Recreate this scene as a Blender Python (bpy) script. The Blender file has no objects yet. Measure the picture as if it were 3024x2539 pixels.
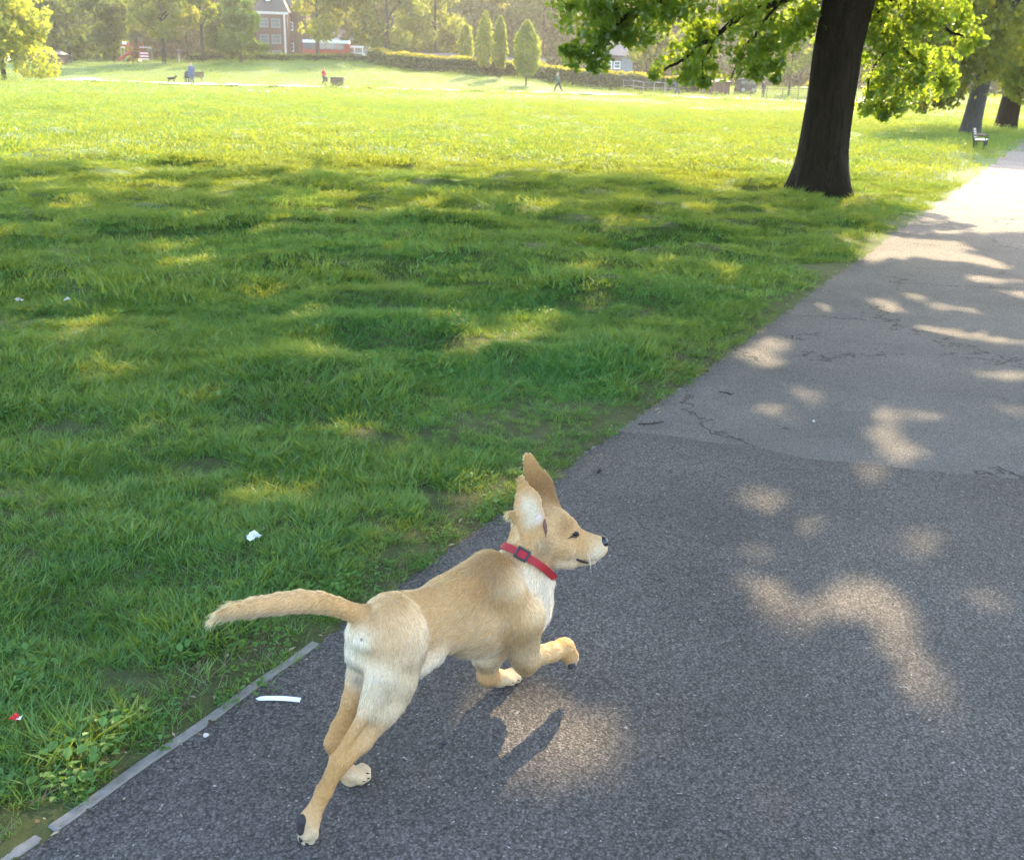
import bpy, bmesh, math, random
import numpy as np
from mathutils import Matrix, Vector

# ------------------------------------------------------------------ camera, world, sun, exposure
SC = bpy.context.scene
TH, RO, FPX, CAMH = math.radians(18.98), math.radians(1.5), 3024.0, 1.5   # photograph is 3024 x 2539
FW = np.array([0, math.cos(TH), -math.sin(TH)])
UP0 = np.array([0, math.sin(TH), math.cos(TH)])
RT = math.cos(RO) * np.array([1.0, 0, 0]) + math.sin(RO) * UP0
UP = -math.sin(RO) * np.array([1.0, 0, 0]) + math.cos(RO) * UP0
CAM = np.array([0, 0, CAMH])
cam = bpy.data.objects.new('camera', bpy.data.cameras.new('camera'))
SC.collection.objects.link(cam)
cam.matrix_world = Matrix(((RT[0], UP[0], -FW[0], 0), (RT[1], UP[1], -FW[1], 0), (RT[2], UP[2], -FW[2], CAMH), (0, 0, 0, 1)))
cam.data.sensor_width = 36.0
cam.data.lens = 36.0
cam.data.clip_end = 3000
cam.data.dof.use_dof = True
cam.data.dof.focus_distance = 2.6
cam.data.dof.aperture_fstop = 10.5
SC.camera = cam

SUN_AZ, SUN_EL = math.radians(19), math.radians(36)
SUN = np.array([math.sin(SUN_AZ) * math.cos(SUN_EL), math.cos(SUN_AZ) * math.cos(SUN_EL), math.sin(SUN_EL)])
SLOPE = 1.0 / math.tan(SUN_EL)
W = bpy.data.worlds.new('World')
SC.world = W
W.use_nodes = True
nt = W.node_tree
sky = nt.nodes.new('ShaderNodeTexSky')
sky.sky_type = 'NISHITA'
sky.sun_disc = False
sky.sun_elevation = SUN_EL
sky.sun_rotation = SUN_AZ
sky.air_density, sky.dust_density, sky.ozone_density = 1.0, 2.0, 1.0
nt.links.new(sky.outputs[0], nt.nodes['Background'].inputs[0])
nt.nodes['Background'].inputs[1].default_value = 0.15
sl = bpy.data.lights.new('sun', 'SUN')
sl.energy, sl.angle, sl.color = 2.0, math.radians(0.53), (1.0, 0.79, 0.50)
so = bpy.data.objects.new('sun', sl)
SC.collection.objects.link(so)
so.rotation_euler = Vector(-SUN).to_track_quat('-Z', 'Y').to_euler()
so.location = (10, 20, 30)
vs = SC.view_settings
vs.view_transform, vs.look, vs.gamma, vs.use_curve_mapping = 'Standard', 'None', 1.0, False
vs.exposure = 3.1
HAZE = 0.00036
SC.cycles.max_bounces = 6
SC.cycles.diffuse_bounces = 3
SC.cycles.transmission_bounces = 3
SC.cycles.transparent_max_bounces = 6
SC.cycles.volume_bounces = 0
SC.cycles.use_denoising = True
SC.cycles.denoising_prefilter = 'NONE'
SC.render.film_transparent = False
try:
    SC.render.hair_type = 'STRAND'
    SC.cycles_curves.shape = 'RIBBONS'
except Exception:
    pass

# ------------------------------------------------------------------ helpers: points
def ray(px, py): return FW + RT * (px - 1512) / FPX - UP * (py - 1269.5) / FPX
def ground(px, py, z=0.0):
    d = ray(px, py)
    return CAM + d * ((z - CAMH) / d[2])
def at_y(px, py, Y):
    d = ray(px, py)
    return CAM + d * (Y / d[1])
def proj(P):
    v = np.asarray(P, float) - CAM
    z = v @ FW
    return 1512 + FPX * (v @ RT) / z, 1269.5 - FPX * (v @ UP) / z
def on_plane(px, py, p0, n):
    d = ray(px, py)
    return CAM + d * (((p0 - CAM) @ n) / (d @ n))

# ------------------------------------------------------------------ helpers: noise
def _h(ix, iy, iz, s):
    n = (ix.astype(np.int64) * 374761393 + iy.astype(np.int64) * 668265263 + iz.astype(np.int64) * 2147483647 + s * 1274126177) & 0xffffffff
    n = ((n ^ (n >> 13)) * 1274126177) & 0xffffffff
    n = ((n ^ (n >> 16)) * 2246822519) & 0xffffffff
    return ((n ^ (n >> 15)) & 0xffffff) / float(0xffffff)
def vnoise(x, y, z=0.0, s=0):
    x, y = np.asarray(x, float), np.asarray(y, float)
    z = np.asarray(z, float) + np.zeros_like(x)
    i, j, k = np.floor(x), np.floor(y), np.floor(z)
    u, v, w = x - i, y - j, z - k
    u, v, w = u*u*(3-2*u), v*v*(3-2*v), w*w*(3-2*w)
    r = 0
    for a in (0, 1):
        for b in (0, 1):
            for c in (0, 1):
                r = r + _h(i+a, j+b, k+c, s) * (u if a else 1-u) * (v if b else 1-v) * (w if c else 1-w)
    return r * 2 - 1
def fbm(x, y, z=0.0, s=0, o=3):
    r, a = 0, 1.0
    for q in range(o):
        r = r + a * vnoise(np.asarray(x) * 2**q, np.asarray(y) * 2**q, np.asarray(z) * 2**q, s + q)
        a *= 0.5
    return r
def sstep(a, b, x):
    t = np.clip((np.asarray(x, float) - a) / (b - a), 0, 1)
    return t * t * (3 - 2 * t)
RNG = np.random.default_rng(7)

# ------------------------------------------------------------------ helpers: objects
COL = SC.collection
def tag(o, label=None, cat=None, group=None, kind=None):
    if label: o['label'] = label
    if cat: o['category'] = cat
    if group: o['group'] = group
    if kind: o['kind'] = kind
    return o
def empty(name, loc, label=None, cat=None, group=None):
    o = bpy.data.objects.new(name, None)
    o.empty_display_size = 0.2
    COL.objects.link(o)
    o.location = loc
    return tag(o, label, cat, group)
def wloc(o):
    p = np.zeros(3)
    while o is not None:
        p = p + np.array(o.location)
        o = o.parent
    return p
def mesh_obj(name, V, Fc, mats, parent=None, smooth=False, midx=None):
    V = np.asarray(V, float)
    if parent is not None: V = V - wloc(parent)
    me = bpy.data.meshes.new(name)
    me.from_pydata(V.tolist(), [], Fc if isinstance(Fc, list) else Fc.tolist())
    for m in (mats if isinstance(mats, (list, tuple)) else [mats]): me.materials.append(m)
    if smooth: me.polygons.foreach_set('use_smooth', np.ones(len(me.polygons), bool))
    if midx is not None: me.polygons.foreach_set('material_index', np.asarray(midx, np.int32))
    me.update()
    o = bpy.data.objects.new(name, me)
    COL.objects.link(o)
    if parent is not None: o.parent = parent
    return o
def copy_tree(o, parent=None):
    c = o.copy()
    COL.objects.link(c)
    if parent is not None: c.parent = parent
    for ch in o.children: copy_tree(ch, c)
    return c
class MB:
    def __init__(s): s.V, s.F = [], []
    def add(s, V, F):
        b = len(s.V)
        s.V += [tuple(v) for v in V]
        s.F += [[b + i for i in f] for f in F]
        return s
    def box(s, c, size, rz=0.0, rx=0.0, bev=0.0):
        c = np.asarray(c, float); h = np.asarray(size, float) / 2
        bm = bmesh.new()
        bmesh.ops.create_cube(bm, size=1.0)
        for v in bm.verts: v.co = Vector((v.co.x * 2 * h[0], v.co.y * 2 * h[1], v.co.z * 2 * h[2]))
        if bev: bmesh.ops.bevel(bm, geom=list(bm.edges), offset=bev, segments=1, affect='EDGES')
        R = Matrix.Rotation(rz, 3, 'Z') @ Matrix.Rotation(rx, 3, 'X')
        bm.verts.index_update()
        V = [np.array(R @ v.co) + c for v in bm.verts]
        s.add(V, [[v.index for v in f.verts] for f in bm.faces])
        bm.free()
        return s
    def tube(s, pts, rad, n=8, cap=True):
        pts = np.asarray(pts, float)
        rad = np.broadcast_to(np.asarray(rad, float), (len(pts),))
        T = np.gradient(pts, axis=0)
        T /= np.linalg.norm(T, axis=1)[:, None] + 1e-9
        ref = np.array([0, 0, 1.0]) if abs(T[0][2]) < 0.9 else np.array([1.0, 0, 0])
        V = []
        for p, t, r in zip(pts, T, rad):
            a = np.cross(t, ref); a /= np.linalg.norm(a) + 1e-9
            b = np.cross(a, t)
            for k in range(n):
                w = 2 * math.pi * k / n
                V.append(p + r * (math.cos(w) * a + math.sin(w) * b))
        F = []
        for i in range(len(pts) - 1):
            for k in range(n):
                F.append([i*n+k, i*n+(k+1) % n, (i+1)*n+(k+1) % n, (i+1)*n+k])
        if cap:
            F.append(list(range(n))[::-1]); F.append([(len(pts)-1)*n+k for k in range(n)])
        return s.add(V, F)
    def build(s, name, mat, parent=None, smooth=False):
        return mesh_obj(name, s.V, s.F, mat, parent, smooth)

# ------------------------------------------------------------------ helpers: materials
class NT:
    def __init__(s, name):
        s.m = bpy.data.materials.new(name); s.m.use_nodes = True
        s.t = s.m.node_tree; s.t.nodes.clear()
        s.out = s.t.nodes.new('ShaderNodeOutputMaterial')
    def n(s, typ, **kw):
        nd = s.t.nodes.new('ShaderNode' + typ)
        for k, v in kw.items():
            if k in nd.inputs: s.set(nd.inputs[k], v)
            else: setattr(nd, k, v)
        return nd
    def set(s, sock, v):
        if hasattr(v, 'is_output'): s.t.links.new(v, sock)
        elif isinstance(v, (tuple, list)) and len(v) == 3 and sock.type == 'RGBA': sock.default_value = (*v, 1)
        else: sock.default_value = v
    def noise(s, scale, detail=3, rough=0.5, vec=None, dist=0.0):
        nd = s.n('TexNoise'); nd.inputs['Scale'].default_value = scale; nd.inputs['Detail'].default_value = detail
        nd.inputs['Roughness'].default_value = rough; nd.inputs['Distortion'].default_value = dist
        if vec is not None: s.t.links.new(vec, nd.inputs['Vector'])
        return nd.outputs['Fac']
    def coord(s, w='Object', scale=None):
        c = s.n('TexCoord').outputs[w]
        if scale is None: return c
        m = s.n('Mapping'); s.t.links.new(c, m.inputs[0]); m.inputs['Scale'].default_value = scale
        return m.outputs[0]
    def ramp(s, fac, *stops):
        r = s.n('ValToRGB'); s.t.links.new(fac, r.inputs[0])
        e = r.color_ramp.elements
        while len(e) < len(stops): e.new(0.5)
        for q, (p, c) in zip(e, stops):
            q.position = p
            q.color = (c, c, c, 1) if isinstance(c, (int, float)) else (*c, 1)
        return r.outputs[0]
    def mix(s, fac, a, b, mode='MIX'):
        m = s.n('Mix'); m.data_type = 'RGBA'; m.blend_type = mode
        for i, v in ((0, fac), (6, a), (7, b)): s.set(m.inputs[i], v)
        return m.outputs[2]
    def math(s, op, a, b=0.0):
        m = s.n('Math'); m.operation = op
        s.set(m.inputs[0], a); s.set(m.inputs[1], b)
        return m.outputs[0]
    def bump(s, h, dist, strength=1.0, nrm=None):
        b = s.n('Bump'); b.inputs['Strength'].default_value = strength; b.inputs['Distance'].default_value = dist
        s.t.links.new(h, b.inputs['Height'])
        if nrm is not None: s.t.links.new(nrm, b.inputs['Normal'])
        return b.outputs[0]
    def pbr(s, col, rough=0.7, nrm=None, spec=0.5, metal=0.0):
        p = s.n('BsdfPrincipled')
        s.set(p.inputs['Base Color'], col); s.set(p.inputs['Roughness'], rough)
        p.inputs['Specular IOR Level'].default_value = spec; p.inputs['Metallic'].default_value = metal
        if nrm is not None: s.t.links.new(nrm, p.inputs['Normal'])
        s.t.links.new(p.outputs[0], s.out.inputs[0])
        return s.m
def plain(name, col, rough=0.7, var=0.25, scale=6.0, spec=0.4, bump=0.0):
    t = NT(name)
    f = t.noise(scale, 4, 0.6, t.coord())
    c = t.ramp(f, (0.3, tuple(x * (1 - var) for x in col)), (0.7, tuple(min(1, x * (1 + var)) for x in col)))
    return t.pbr(c, rough, t.bump(f, bump) if bump else None, spec)
def leafy(name, col, trans, gloss=0.06, tmix=0.5, info='random', rough=0.45, spread=0.45):
    """thin leaf: diffuse + translucent + a little gloss; varied per leaf from a vertex colour or per object"""
    t = NT(name)
    if info == 'attr':
        a = t.n('Attribute'); a.attribute_name = 'tint'
        f = a.outputs['Fac']
    elif info == 'inst':
        a = t.n('Attribute'); a.attribute_name = 'tint'; a.attribute_type = 'INSTANCER'
        f = a.outputs['Fac']
    else:
        f = t.n('ObjectInfo').outputs['Random']
    v = t.ramp(f, (0.0, 1 - spread), (1.0, 1 + spread))
    v2 = t.ramp(f, (0.0, (0.8, 1.0, 1.1)), (0.5, (1, 1, 1)), (1.0, (1.10, 1.04, 0.88)))
    def tone(c):
        x = t.mix(1.0, c, v2, 'MULTIPLY')
        if info == 'object':
            x = t.mix(1.0, x, t.n('ObjectInfo').outputs['Color'], 'MULTIPLY')
        return x
    if info == 'object':
        a = t.n('Attribute'); a.attribute_name = 'tint'
        v2 = t.ramp(a.outputs['Fac'], (0.0, (0.6, 0.7, 0.7)), (0.5, (1, 1, 1)), (1.0, (1.4, 1.25, 0.9)))
    d = t.n('BsdfDiffuse'); t.set(d.inputs[0], tone(col))
    tr = t.n('BsdfTranslucent'); t.set(tr.inputs[0], tone(trans))
    m1 = t.n('MixShader'); m1.inputs[0].default_value = tmix
    t.t.links.new(d.outputs[0], m1.inputs[1]); t.t.links.new(tr.outputs[0], m1.inputs[2])
    g = t.n('BsdfGlossy'); g.inputs['Roughness'].default_value = rough; g.inputs[0].default_value = (1, 1, 1, 1)
    m2 = t.n('MixShader'); m2.inputs[0].default_value = gloss
    t.t.links.new(m1.outputs[0], m2.inputs[1]); t.t.links.new(g.outputs[0], m2.inputs[2])
    t.t.links.new(m2.outputs[0], t.out.inputs[0])
    return t.m
# ================================================================== THE GROUND, PATH, GRASS
E0, ED = np.array([-0.59, 2.34]), np.array([0.468, 0.8837])
EN = np.array([0.8837, -0.468])                       # to the right of the path's left edge
PATH_W = 4.7
def path_sd(x, y):
    dx, dy = np.asarray(x) - E0[0], np.asarray(y) - E0[1]
    return dx * ED[0] + dy * ED[1], dx * EN[0] + dy * EN[1]
def edge_wob(s):
    amp = sstep(1.2, 3.0, s) * 0.07 + 0.012
    return amp * fbm(np.asarray(s) * 1.7, np.zeros_like(np.asarray(s, float)) + 3.3, 0, 5, 3)
HX = np.array([-600, 300, 700, 1000, 1512, 1800, 2100, 2400, 3024, 4000])
HZ = np.array([1.7, 1.9, 2.3, 2.7, 2.1, 1.2, 0.8, 0.8, 1.0, 1.2])
def gz(x, y):
    x, y = np.asarray(x, float), np.asarray(y, float)
    yy = np.maximum(y, 1.0)
    px = 1512 + 3024 * x / (yy * 0.945 + 0.49)
    far = np.interp(np.clip(px, -600, 4000), HX, HZ) * sstep(104, 142, y)
    s, d = path_sd(x, y)
    g = np.maximum(-d, d - PATH_W)                     # metres into the grass
    w = sstep(0.05, 0.7, g)
    fade = 1 + sstep(3, 12, np.hypot(x, y)) * 1.6
    lump = 0.042 * fbm(x * 1.1, y * 1.6, 0, 11, 3) * fade + 0.014 * vnoise(x * 4.5, y * 4.5, 0, 12) + 0.040 * np.maximum(0, vnoise(x * 2.6, y * 3.4, 0, 13)) * (1 - sstep(8, 16, np.hypot(x, y)))
    z = np.where(g > 0, 0.006 + 0.012 * sstep(0, 0.15, g) + w * (0.012 + lump), -0.03 * sstep(0, 0.04, -g))
    swell = 0.16 * fbm(x / 19, y / 12, 0, 31, 2) * sstep(14, 40, y) * sstep(0.2, 4, g)
    return z + far + swell
def hit(px, py):
    """the point where the sight line through a spot of the photograph meets the ground"""
    d = ray(px, py); d = d / d[1]
    Y = np.arange(1.5, 175, 0.25)
    P = CAM[None] + Y[:, None] * d[None]
    q = np.nonzero(P[:, 2] < gz(P[:, 0], P[:, 1]))[0]
    p = P[q[0]] if len(q) else P[np.argmin(P[:, 2] - gz(P[:, 0], P[:, 1]))]
    return np.array([p[0], p[1], float(gz(p[0], p[1]))])

rr = np.concatenate([[0.02, 0.3, 0.7], np.geomspace(1.1, 1100, 330)])
aa = np.concatenate([np.radians(np.linspace(-180, -46, 24)[:-1]), np.radians(np.linspace(-46, 46, 250)), np.radians(np.linspace(46, 180, 24)[1:-1])])
R_, A_ = np.meshgrid(rr, aa, indexing='ij')
GX, GY = R_ * np.sin(A_), R_ * np.cos(A_)
GZ = gz(GX, GY)
na = len(aa)
I, J = np.meshgrid(np.arange(len(rr) - 1), np.arange(na), indexing='ij')
J2 = (J + 1) % na
gf = np.stack([I * na + J, I * na + J2, (I + 1) * na + J2, (I + 1) * na + J], -1).reshape(-1, 4)[:, ::-1]
t = NT('lawn_soil')
co = t.coord()
n1 = t.noise(0.5, 4, 0.6, co); n2 = t.noise(14, 5, 0.65, co); n3 = t.noise(0.06, 3, 0.5, co)
soil = t.ramp(n2, (0.3, (0.024, 0.020, 0.012)), (0.7, (0.075, 0.055, 0.035)))
turf = t.ramp(n2, (0.25, (0.040, 0.085, 0.014)), (0.75, (0.085, 0.135, 0.022)))
dist = t.n('VectorMath'); dist.operation = 'LENGTH'; t.t.links.new(co, dist.inputs[0])
c = t.mix(t.ramp(t.math('MULTIPLY', dist.outputs['Value'], 0.02), (0.08, 0.25), (0.3, 1.0)), soil, turf)
c = t.mix(t.math('MULTIPLY', n3, 0.5), c, (0.105, 0.125, 0.022))
M_SOIL = t.pbr(c, 0.9, t.bump(n2, 0.02), 0.2)
o = mesh_obj('ground', np.stack([GX, GY, GZ], -1).reshape(-1, 3), gf, M_SOIL, smooth=True)
tag(o, kind='structure')

# ---- path: an older grey surface, and a newer darker one laid near the camera
def path_mat(name, dark, light, stone, crack):
    t = NT(name)
    co = t.coord()
    wn = t.n('TexNoise'); wn.inputs['Scale'].default_value = stone * 0.9; wn.inputs['Detail'].default_value = 2; t.t.links.new(co, wn.inputs['Vector'])
    ws = t.n('VectorMath'); ws.operation = 'SCALE'; ws.inputs['Scale'].default_value = 0.011; t.t.links.new(wn.outputs['Color'], ws.inputs[0])
    wa = t.n('VectorMath'); wa.operation = 'ADD'; t.t.links.new(co, wa.inputs[0]); t.t.links.new(ws.outputs[0], wa.inputs[1])
    vo = t.n('TexVoronoi'); vo.inputs['Scale'].default_value = stone; t.t.links.new(wa.outputs[0], vo.inputs['Vector']); vo.inputs['Randomness'].default_value = 1.0
    vd = vo.outputs['Distance']
    n1 = t.noise(stone * 2.3, 3, 0.7, co); n2 = t.noise(1.1, 5, 0.6, co); n3 = t.noise(0.35, 3, 0.5, co)
    bw = t.n('RGBToBW'); t.t.links.new(vo.outputs['Color'], bw.inputs[0])
    col = t.ramp(bw.outputs[0], (0.05, dark), (0.55, tuple((a + b) / 2 for a, b in zip(dark, light))), (0.97, light))
    pit = t.ramp(vd, (0.30, 1.1), (0.75, 0.38))
    col = t.mix(1.0, col, pit, 'MULTIPLY')
    col = t.mix(1.0, col, t.ramp(n2, (0.3, 0.74), (0.7, 1.2)), 'MULTIPLY')
    col = t.mix(1.0, col, t.ramp(n3, (0.35, (0.86, 0.86, 0.88)), (0.65, (1.08, 1.05, 1.0))), 'MULTIPLY')
    col = t.mix(t.ramp(t.noise(7, 4, 0.7, co), (0.66, 0.0), (0.80, 0.35)), col, (0.05, 0.047, 0.04))
    speck = t.ramp(t.noise(stone * 0.55, 1, 0.5, co), (0.735, 0.0), (0.77, 0.6))
    col = t.mix(speck, col, tuple(min(1, x * 2.6) for x in light))
    h = t.math('ADD', t.math('MULTIPLY', vd, -1.0), t.math('MULTIPLY', n1, 0.5))
    b = t.bump(h, 0.006, 0.9)
    if crack:
        wv = t.n('VectorMath'); wv.operation = 'ADD'
        nz = t.n('TexNoise'); nz.inputs['Scale'].default_value = 2.2; nz.inputs['Detail'].default_value = 5; nz.inputs['Roughness'].default_value = 0.65; t.t.links.new(co, nz.inputs['Vector'])
        sc = t.n('VectorMath'); sc.operation = 'SCALE'; sc.inputs['Scale'].default_value = 0.9; t.t.links.new(nz.outputs['Color'], sc.inputs[0])
        t.t.links.new(co, wv.inputs[0]); t.t.links.new(sc.outputs[0], wv.inputs[1])
        ve = t.n('TexVoronoi'); ve.feature = 'DISTANCE_TO_EDGE'; ve.inputs['Scale'].default_value = 0.62; t.t.links.new(wv.outputs[0], ve.inputs['Vector'])
        e = t.math('ADD', ve.outputs['Distance'], t.math('MULTIPLY', t.ramp(t.noise(1.4, 2, 0.5, co), (0.50, 0.0), (0.62, 1.0)), 0.02))
        k = t.ramp(e, (0.002, 1.0), (0.0065, 0.0))
        col = t.mix(t.math('MULTIPLY', k, 0.85), col, (0.018, 0.017, 0.015))
        b = t.bump(t.math('MULTIPLY', k, -1.0), 0.012, 1.0, b)
    return t.pbr(col, 0.82, b, 0.3)
M_OLD = path_mat('old_tarmac', (0.132, 0.117, 0.103), (0.236, 0.211, 0.186), 175, True)
M_NEW = path_mat('new_tarmac', (0.055, 0.048, 0.042), (0.192, 0.169, 0.149), 150, False)
def strip(name, s0, s1, ds, z, mat, left, right, end=None, start=None, nd=12):
    ss = np.concatenate([np.arange(s0, min(s1, 30), ds), np.arange(max(s0, 30), s1 + 0.1, 2.0)])
    V, F = [], []
    for s in ss:
        l, r = left(s), right(s)
        for k in range(nd):
            d = l + (r - l) * k / (nd - 1)
            sv = s
            if end is not None and s == ss[-1]: sv = end(d)
            if start is not None and s == ss[0]: sv = start(d)
            p = E0 + ED * sv + EN * d
            V.append((p[0], p[1], z + 0.006 * float(vnoise(p[0] * 0.7, p[1] * 0.7, 0, 44))))
    for i in range(len(ss) - 1):
        for k in range(nd - 1):
            F.append([i*nd+k, i*nd+k+1, (i+1)*nd+k+1, (i+1)*nd+k])
    return tag(mesh_obj(name, V, F, mat, smooth=True), kind='structure')
jl = path_sd(0.57, 4.31)[0]; jr, jrd = path_sd(2.07, 3.85)
def joint(d): return jl + (jr - jl) * d / jrd + 0.03 * math.sin(d * 5.1) + 0.02 * math.sin(d * 13.0)
strip('path', -1.0, 140, 0.25, 0.0, M_OLD, lambda s: float(edge_wob(s)) - 0.06, lambda s: PATH_W + 0.05 * math.sin(s * 2.2), nd=14)
o = strip('tarmac_patch', -6.0, jl, 0.2, 0.005, M_NEW, lambda s: 0.0 + 0.35 * float(edge_wob(s)), lambda s: PATH_W - 0.03, end=joint, nd=24)

# ---- timber edging boards along the newer tarmac
t = NT('weathered_edging')
co = t.coord('Object', (3, 3, 40))
n = t.noise(9, 6, 0.7, co); n2 = t.noise(40, 3, 0.6, t.coord())
col = t.ramp(n, (0.3, (0.145, 0.130, 0.110)), (0.7, (0.27, 0.245, 0.212)))
col = t.mix(t.ramp(n2, (0.55, 0.0), (0.75, 0.5)), col, (0.07, 0.062, 0.05))
M_EDGE = t.pbr(col, 0.85, t.bump(n, 0.004), 0.25)
ke = empty('kerb', (*(E0), 0.0))
tag(ke, kind='structure')
cuts = [(-4.2, -1.78), (-1.765, -0.725), (-0.70, 0.16), (1.88, 2.06)]
for i, (a, b) in enumerate(cuts):
    m = bmesh.new(); bmesh.ops.create_cube(m, size=1.0)
    for v in m.verts: v.co = Vector(((b - a) * v.co.x, 0.029 * v.co.y, 0.10 * v.co.z))
    bmesh.ops.subdivide_edges(m, edges=[e for e in m.edges if abs(e.verts[0].co.x - e.verts[1].co.x) > 0.1], cuts=16)
    bmesh.ops.bevel(m, geom=[e for e in m.edges if e.is_boundary or (len(e.link_faces) == 2 and e.calc_face_angle(0) > 1)], offset=0.004, segments=1, affect='EDGES')
    V = []
    for v in m.verts:
        s = (a + b) / 2 + v.co.x; d = -0.017 + v.co.y + 0.004 * math.sin(s * 3 + i) + 0.0025 * math.sin(s * 17)
        p = E0 + ED * s + EN * d
        V.append((p[0], p[1], v.co.z - 0.0425 + (-0.006, 0.0, 0.003, -0.004)[i]))
    m.verts.index_update()
    mesh_obj('edging_board', V, [[v.index for v in f.verts] for f in m.faces], M_EDGE, ke)
    m.free()

# ---- far footpath across the field (pale strip)
t = NT('pale_gravel'); f = t.noise(6, 4, 0.6, t.coord())
M_PALE = t.pbr(t.ramp(f, (0.3, (0.30, 0.27, 0.22)), (0.7, (0.42, 0.39, 0.33))), 0.85, None, 0.3)
fp = [(200, 236), (470, 248), (700, 254), (950, 259), (1200, 266), (1450, 271), (1700, 278), (1900, 285), (2160, 293), (2420, 303), (2800, 300)]
P = []
for a, b in zip(fp[:-1], fp[1:]):
    for k in range(8): P.append(hit(a[0] + (b[0]-a[0]) * k / 8, a[1] + (b[1]-a[1]) * k / 8)[:2])
P = np.array(P)
for _ in range(12): P[1:-1] = (P[:-2] + 2 * P[1:-1] + P[2:]) / 4
FARP = P
T = np.gradient(P, axis=0); T /= np.linalg.norm(T, axis=1)[:, None]; N2 = np.stack([-T[:, 1], T[:, 0]], -1)
V, F = [], []
for i in range(len(P)):
    for k in (-2.4, -0.8, 0.8, 2.4):
        q = P[i] + N2[i] * k
        V.append((q[0], q[1], float(gz(q[0], q[1])) + 0.14))
for i in range(len(P) - 1):
    for k in range(3): F.append([i*4+k, i*4+k+1, (i+1)*4+k+1, (i+1)*4+k])
tag(mesh_obj('footpath', V, F, M_PALE, smooth=True), kind='structure')
def far_path_d(x, y):
    d = np.full(np.shape(x), 1e9)
    for p in FARP: d = np.minimum(d, np.hypot(x - p[0], y - p[1]))
    return d

# ---- grass: tuft meshes scattered over the lawn
M_GRASS = leafy('grass_blade', (0.092, 0.252, 0.044), (0.226, 0.238, 0.018), 0.03, 0.52, 'inst', 0.45, 0.4)
M_WEED = leafy('weed_leaf', (0.07, 0.165, 0.025), (0.16, 0.27, 0.03), 0.025, 0.4, 'inst', 0.5, 0.3)
M_DRY = leafy('dry_blade', (0.20, 0.16, 0.085), (0.16, 0.12, 0.05), 0.03, 0.3, 'inst', 0.5, 0.35)
def tuft(name, n, rad, h, bw, lean, mat, rng, segs=3):
    V, F = [], []
    for _ in range(n):
        r = rad * math.sqrt(rng.random()); a = rng.random() * 6.283
        bx, by = r * math.cos(a), r * math.sin(a)
        H = h * (0.45 + 0.75 * rng.random()); L = lean * H * (0.2 + 1.1 * rng.random())
        da = a + rng.normal() * 0.9 if rng.random() < 0.5 else rng.normal() * 0.9 - 0.2
        dx, dy = math.cos(da), math.sin(da)
        fa = rng.random() * 6.283; wx, wy = math.cos(fa), math.sin(fa)
        w = bw * (0.6 + 0.8 * rng.random())
        b = len(V)
        for k in range(segs):
            q = k / segs
            z = H * (q - 0.28 * lean * q * q) - 0.012
            ww = w * (1 - 0.55 * q)
            cx, cy = bx + dx * L * q * q, by + dy * L * q * q
            V += [(cx - wx * ww / 2, cy - wy * ww / 2, z), (cx + wx * ww / 2, cy + wy * ww / 2, z)]
        V.append((bx + dx * L, by + dy * L, H * (1 - 0.28 * lean)))
        for k in range(segs - 1): F.append([b+2*k, b+2*k+1, b+2*k+3, b+2*k+2])
        F.append([b+2*segs-2, b+2*segs-1, b+2*segs])
    me = bpy.data.meshes.new(name); me.from_pydata(V, [], F); me.materials.append(mat); me.update()
    return bpy.data.objects.new(name, me)
def weed(name, n, rad, leaf, mat, rng):
    V, F = [], []
    for _ in range(n):
        r = rad * math.sqrt(rng.random()); a = rng.random() * 6.283
        c = np.array([r * math.cos(a), r * math.sin(a), 0.012 + 0.035 * rng.random()])
        u = np.array([math.cos(a + rng.normal()), math.sin(a + rng.normal()), 0.25 * rng.normal()]); u /= np.linalg.norm(u)
        v = np.cross([0, 0, 1], u); v /= np.linalg.norm(v)
        s = leaf * (0.6 + 0.8 * rng.random())
        b = len(V)
        for x, y, z in ((0, 0, 0), (.4, .38, .1), (.8, .32, .1), (1.05, 0, -.02), (.8, -.32, .1), (.4, -.38, .1)):
            V.append(tuple(c + s * (x * u + y * v) + np.array([0, 0, s * z])))
        F.append([b, b+1, b+2, b+3]); F.append([b, b+3, b+4, b+5])
    me = bpy.data.meshes.new(name); me.from_pydata(V, [], F); me.materials.append(mat); me.update()
    return bpy.data.objects.new(name, me)
TUFTS = bpy.data.collections.new('tufts')
rg = np.random.default_rng(3)
tl = [tuft('tuft_a', 30, 0.045, 0.064, 0.0046, 1.05, M_GRASS, rg), tuft('tuft_b', 26, 0.055, 0.052, 0.0050, 1.25, M_GRASS, rg),
      tuft('tuft_c', 32, 0.05, 0.078, 0.0042, 1.1, M_GRASS, rg), tuft('tuft_d', 28, 0.05, 0.045, 0.0048, 1.4, M_GRASS, rg),
      tuft('tuft_e', 12, 0.06, 0.05, 0.0035, 1.4, M_DRY, rg), weed('tuft_f', 22, 0.06, 0.019, M_WEED, rg),
      tuft('tuft_g', 130, 0.20, 0.068, 0.0078, 1.1, M_GRASS, rg, 2), tuft('tuft_h', 130, 0.22, 0.060, 0.0085, 1.3, M_GRASS, rg, 2),
      tuft('tuft_i', 170, 0.65, 0.07, 0.02, 1.1, M_GRASS, rg, 2), tuft('tuft_j', 170, 0.7, 0.075, 0.022, 1.2, M_GRASS, rg, 2),
      tuft('tuft_k', 140, 2.2, 0.055, 0.10, 1.0, M_GRASS, rg, 1), tuft('tuft_l', 140, 2.2, 0.065, 0.10, 1.1, M_GRASS, rg, 1)]
for x in tl: TUFTS.objects.link(x)
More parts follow.
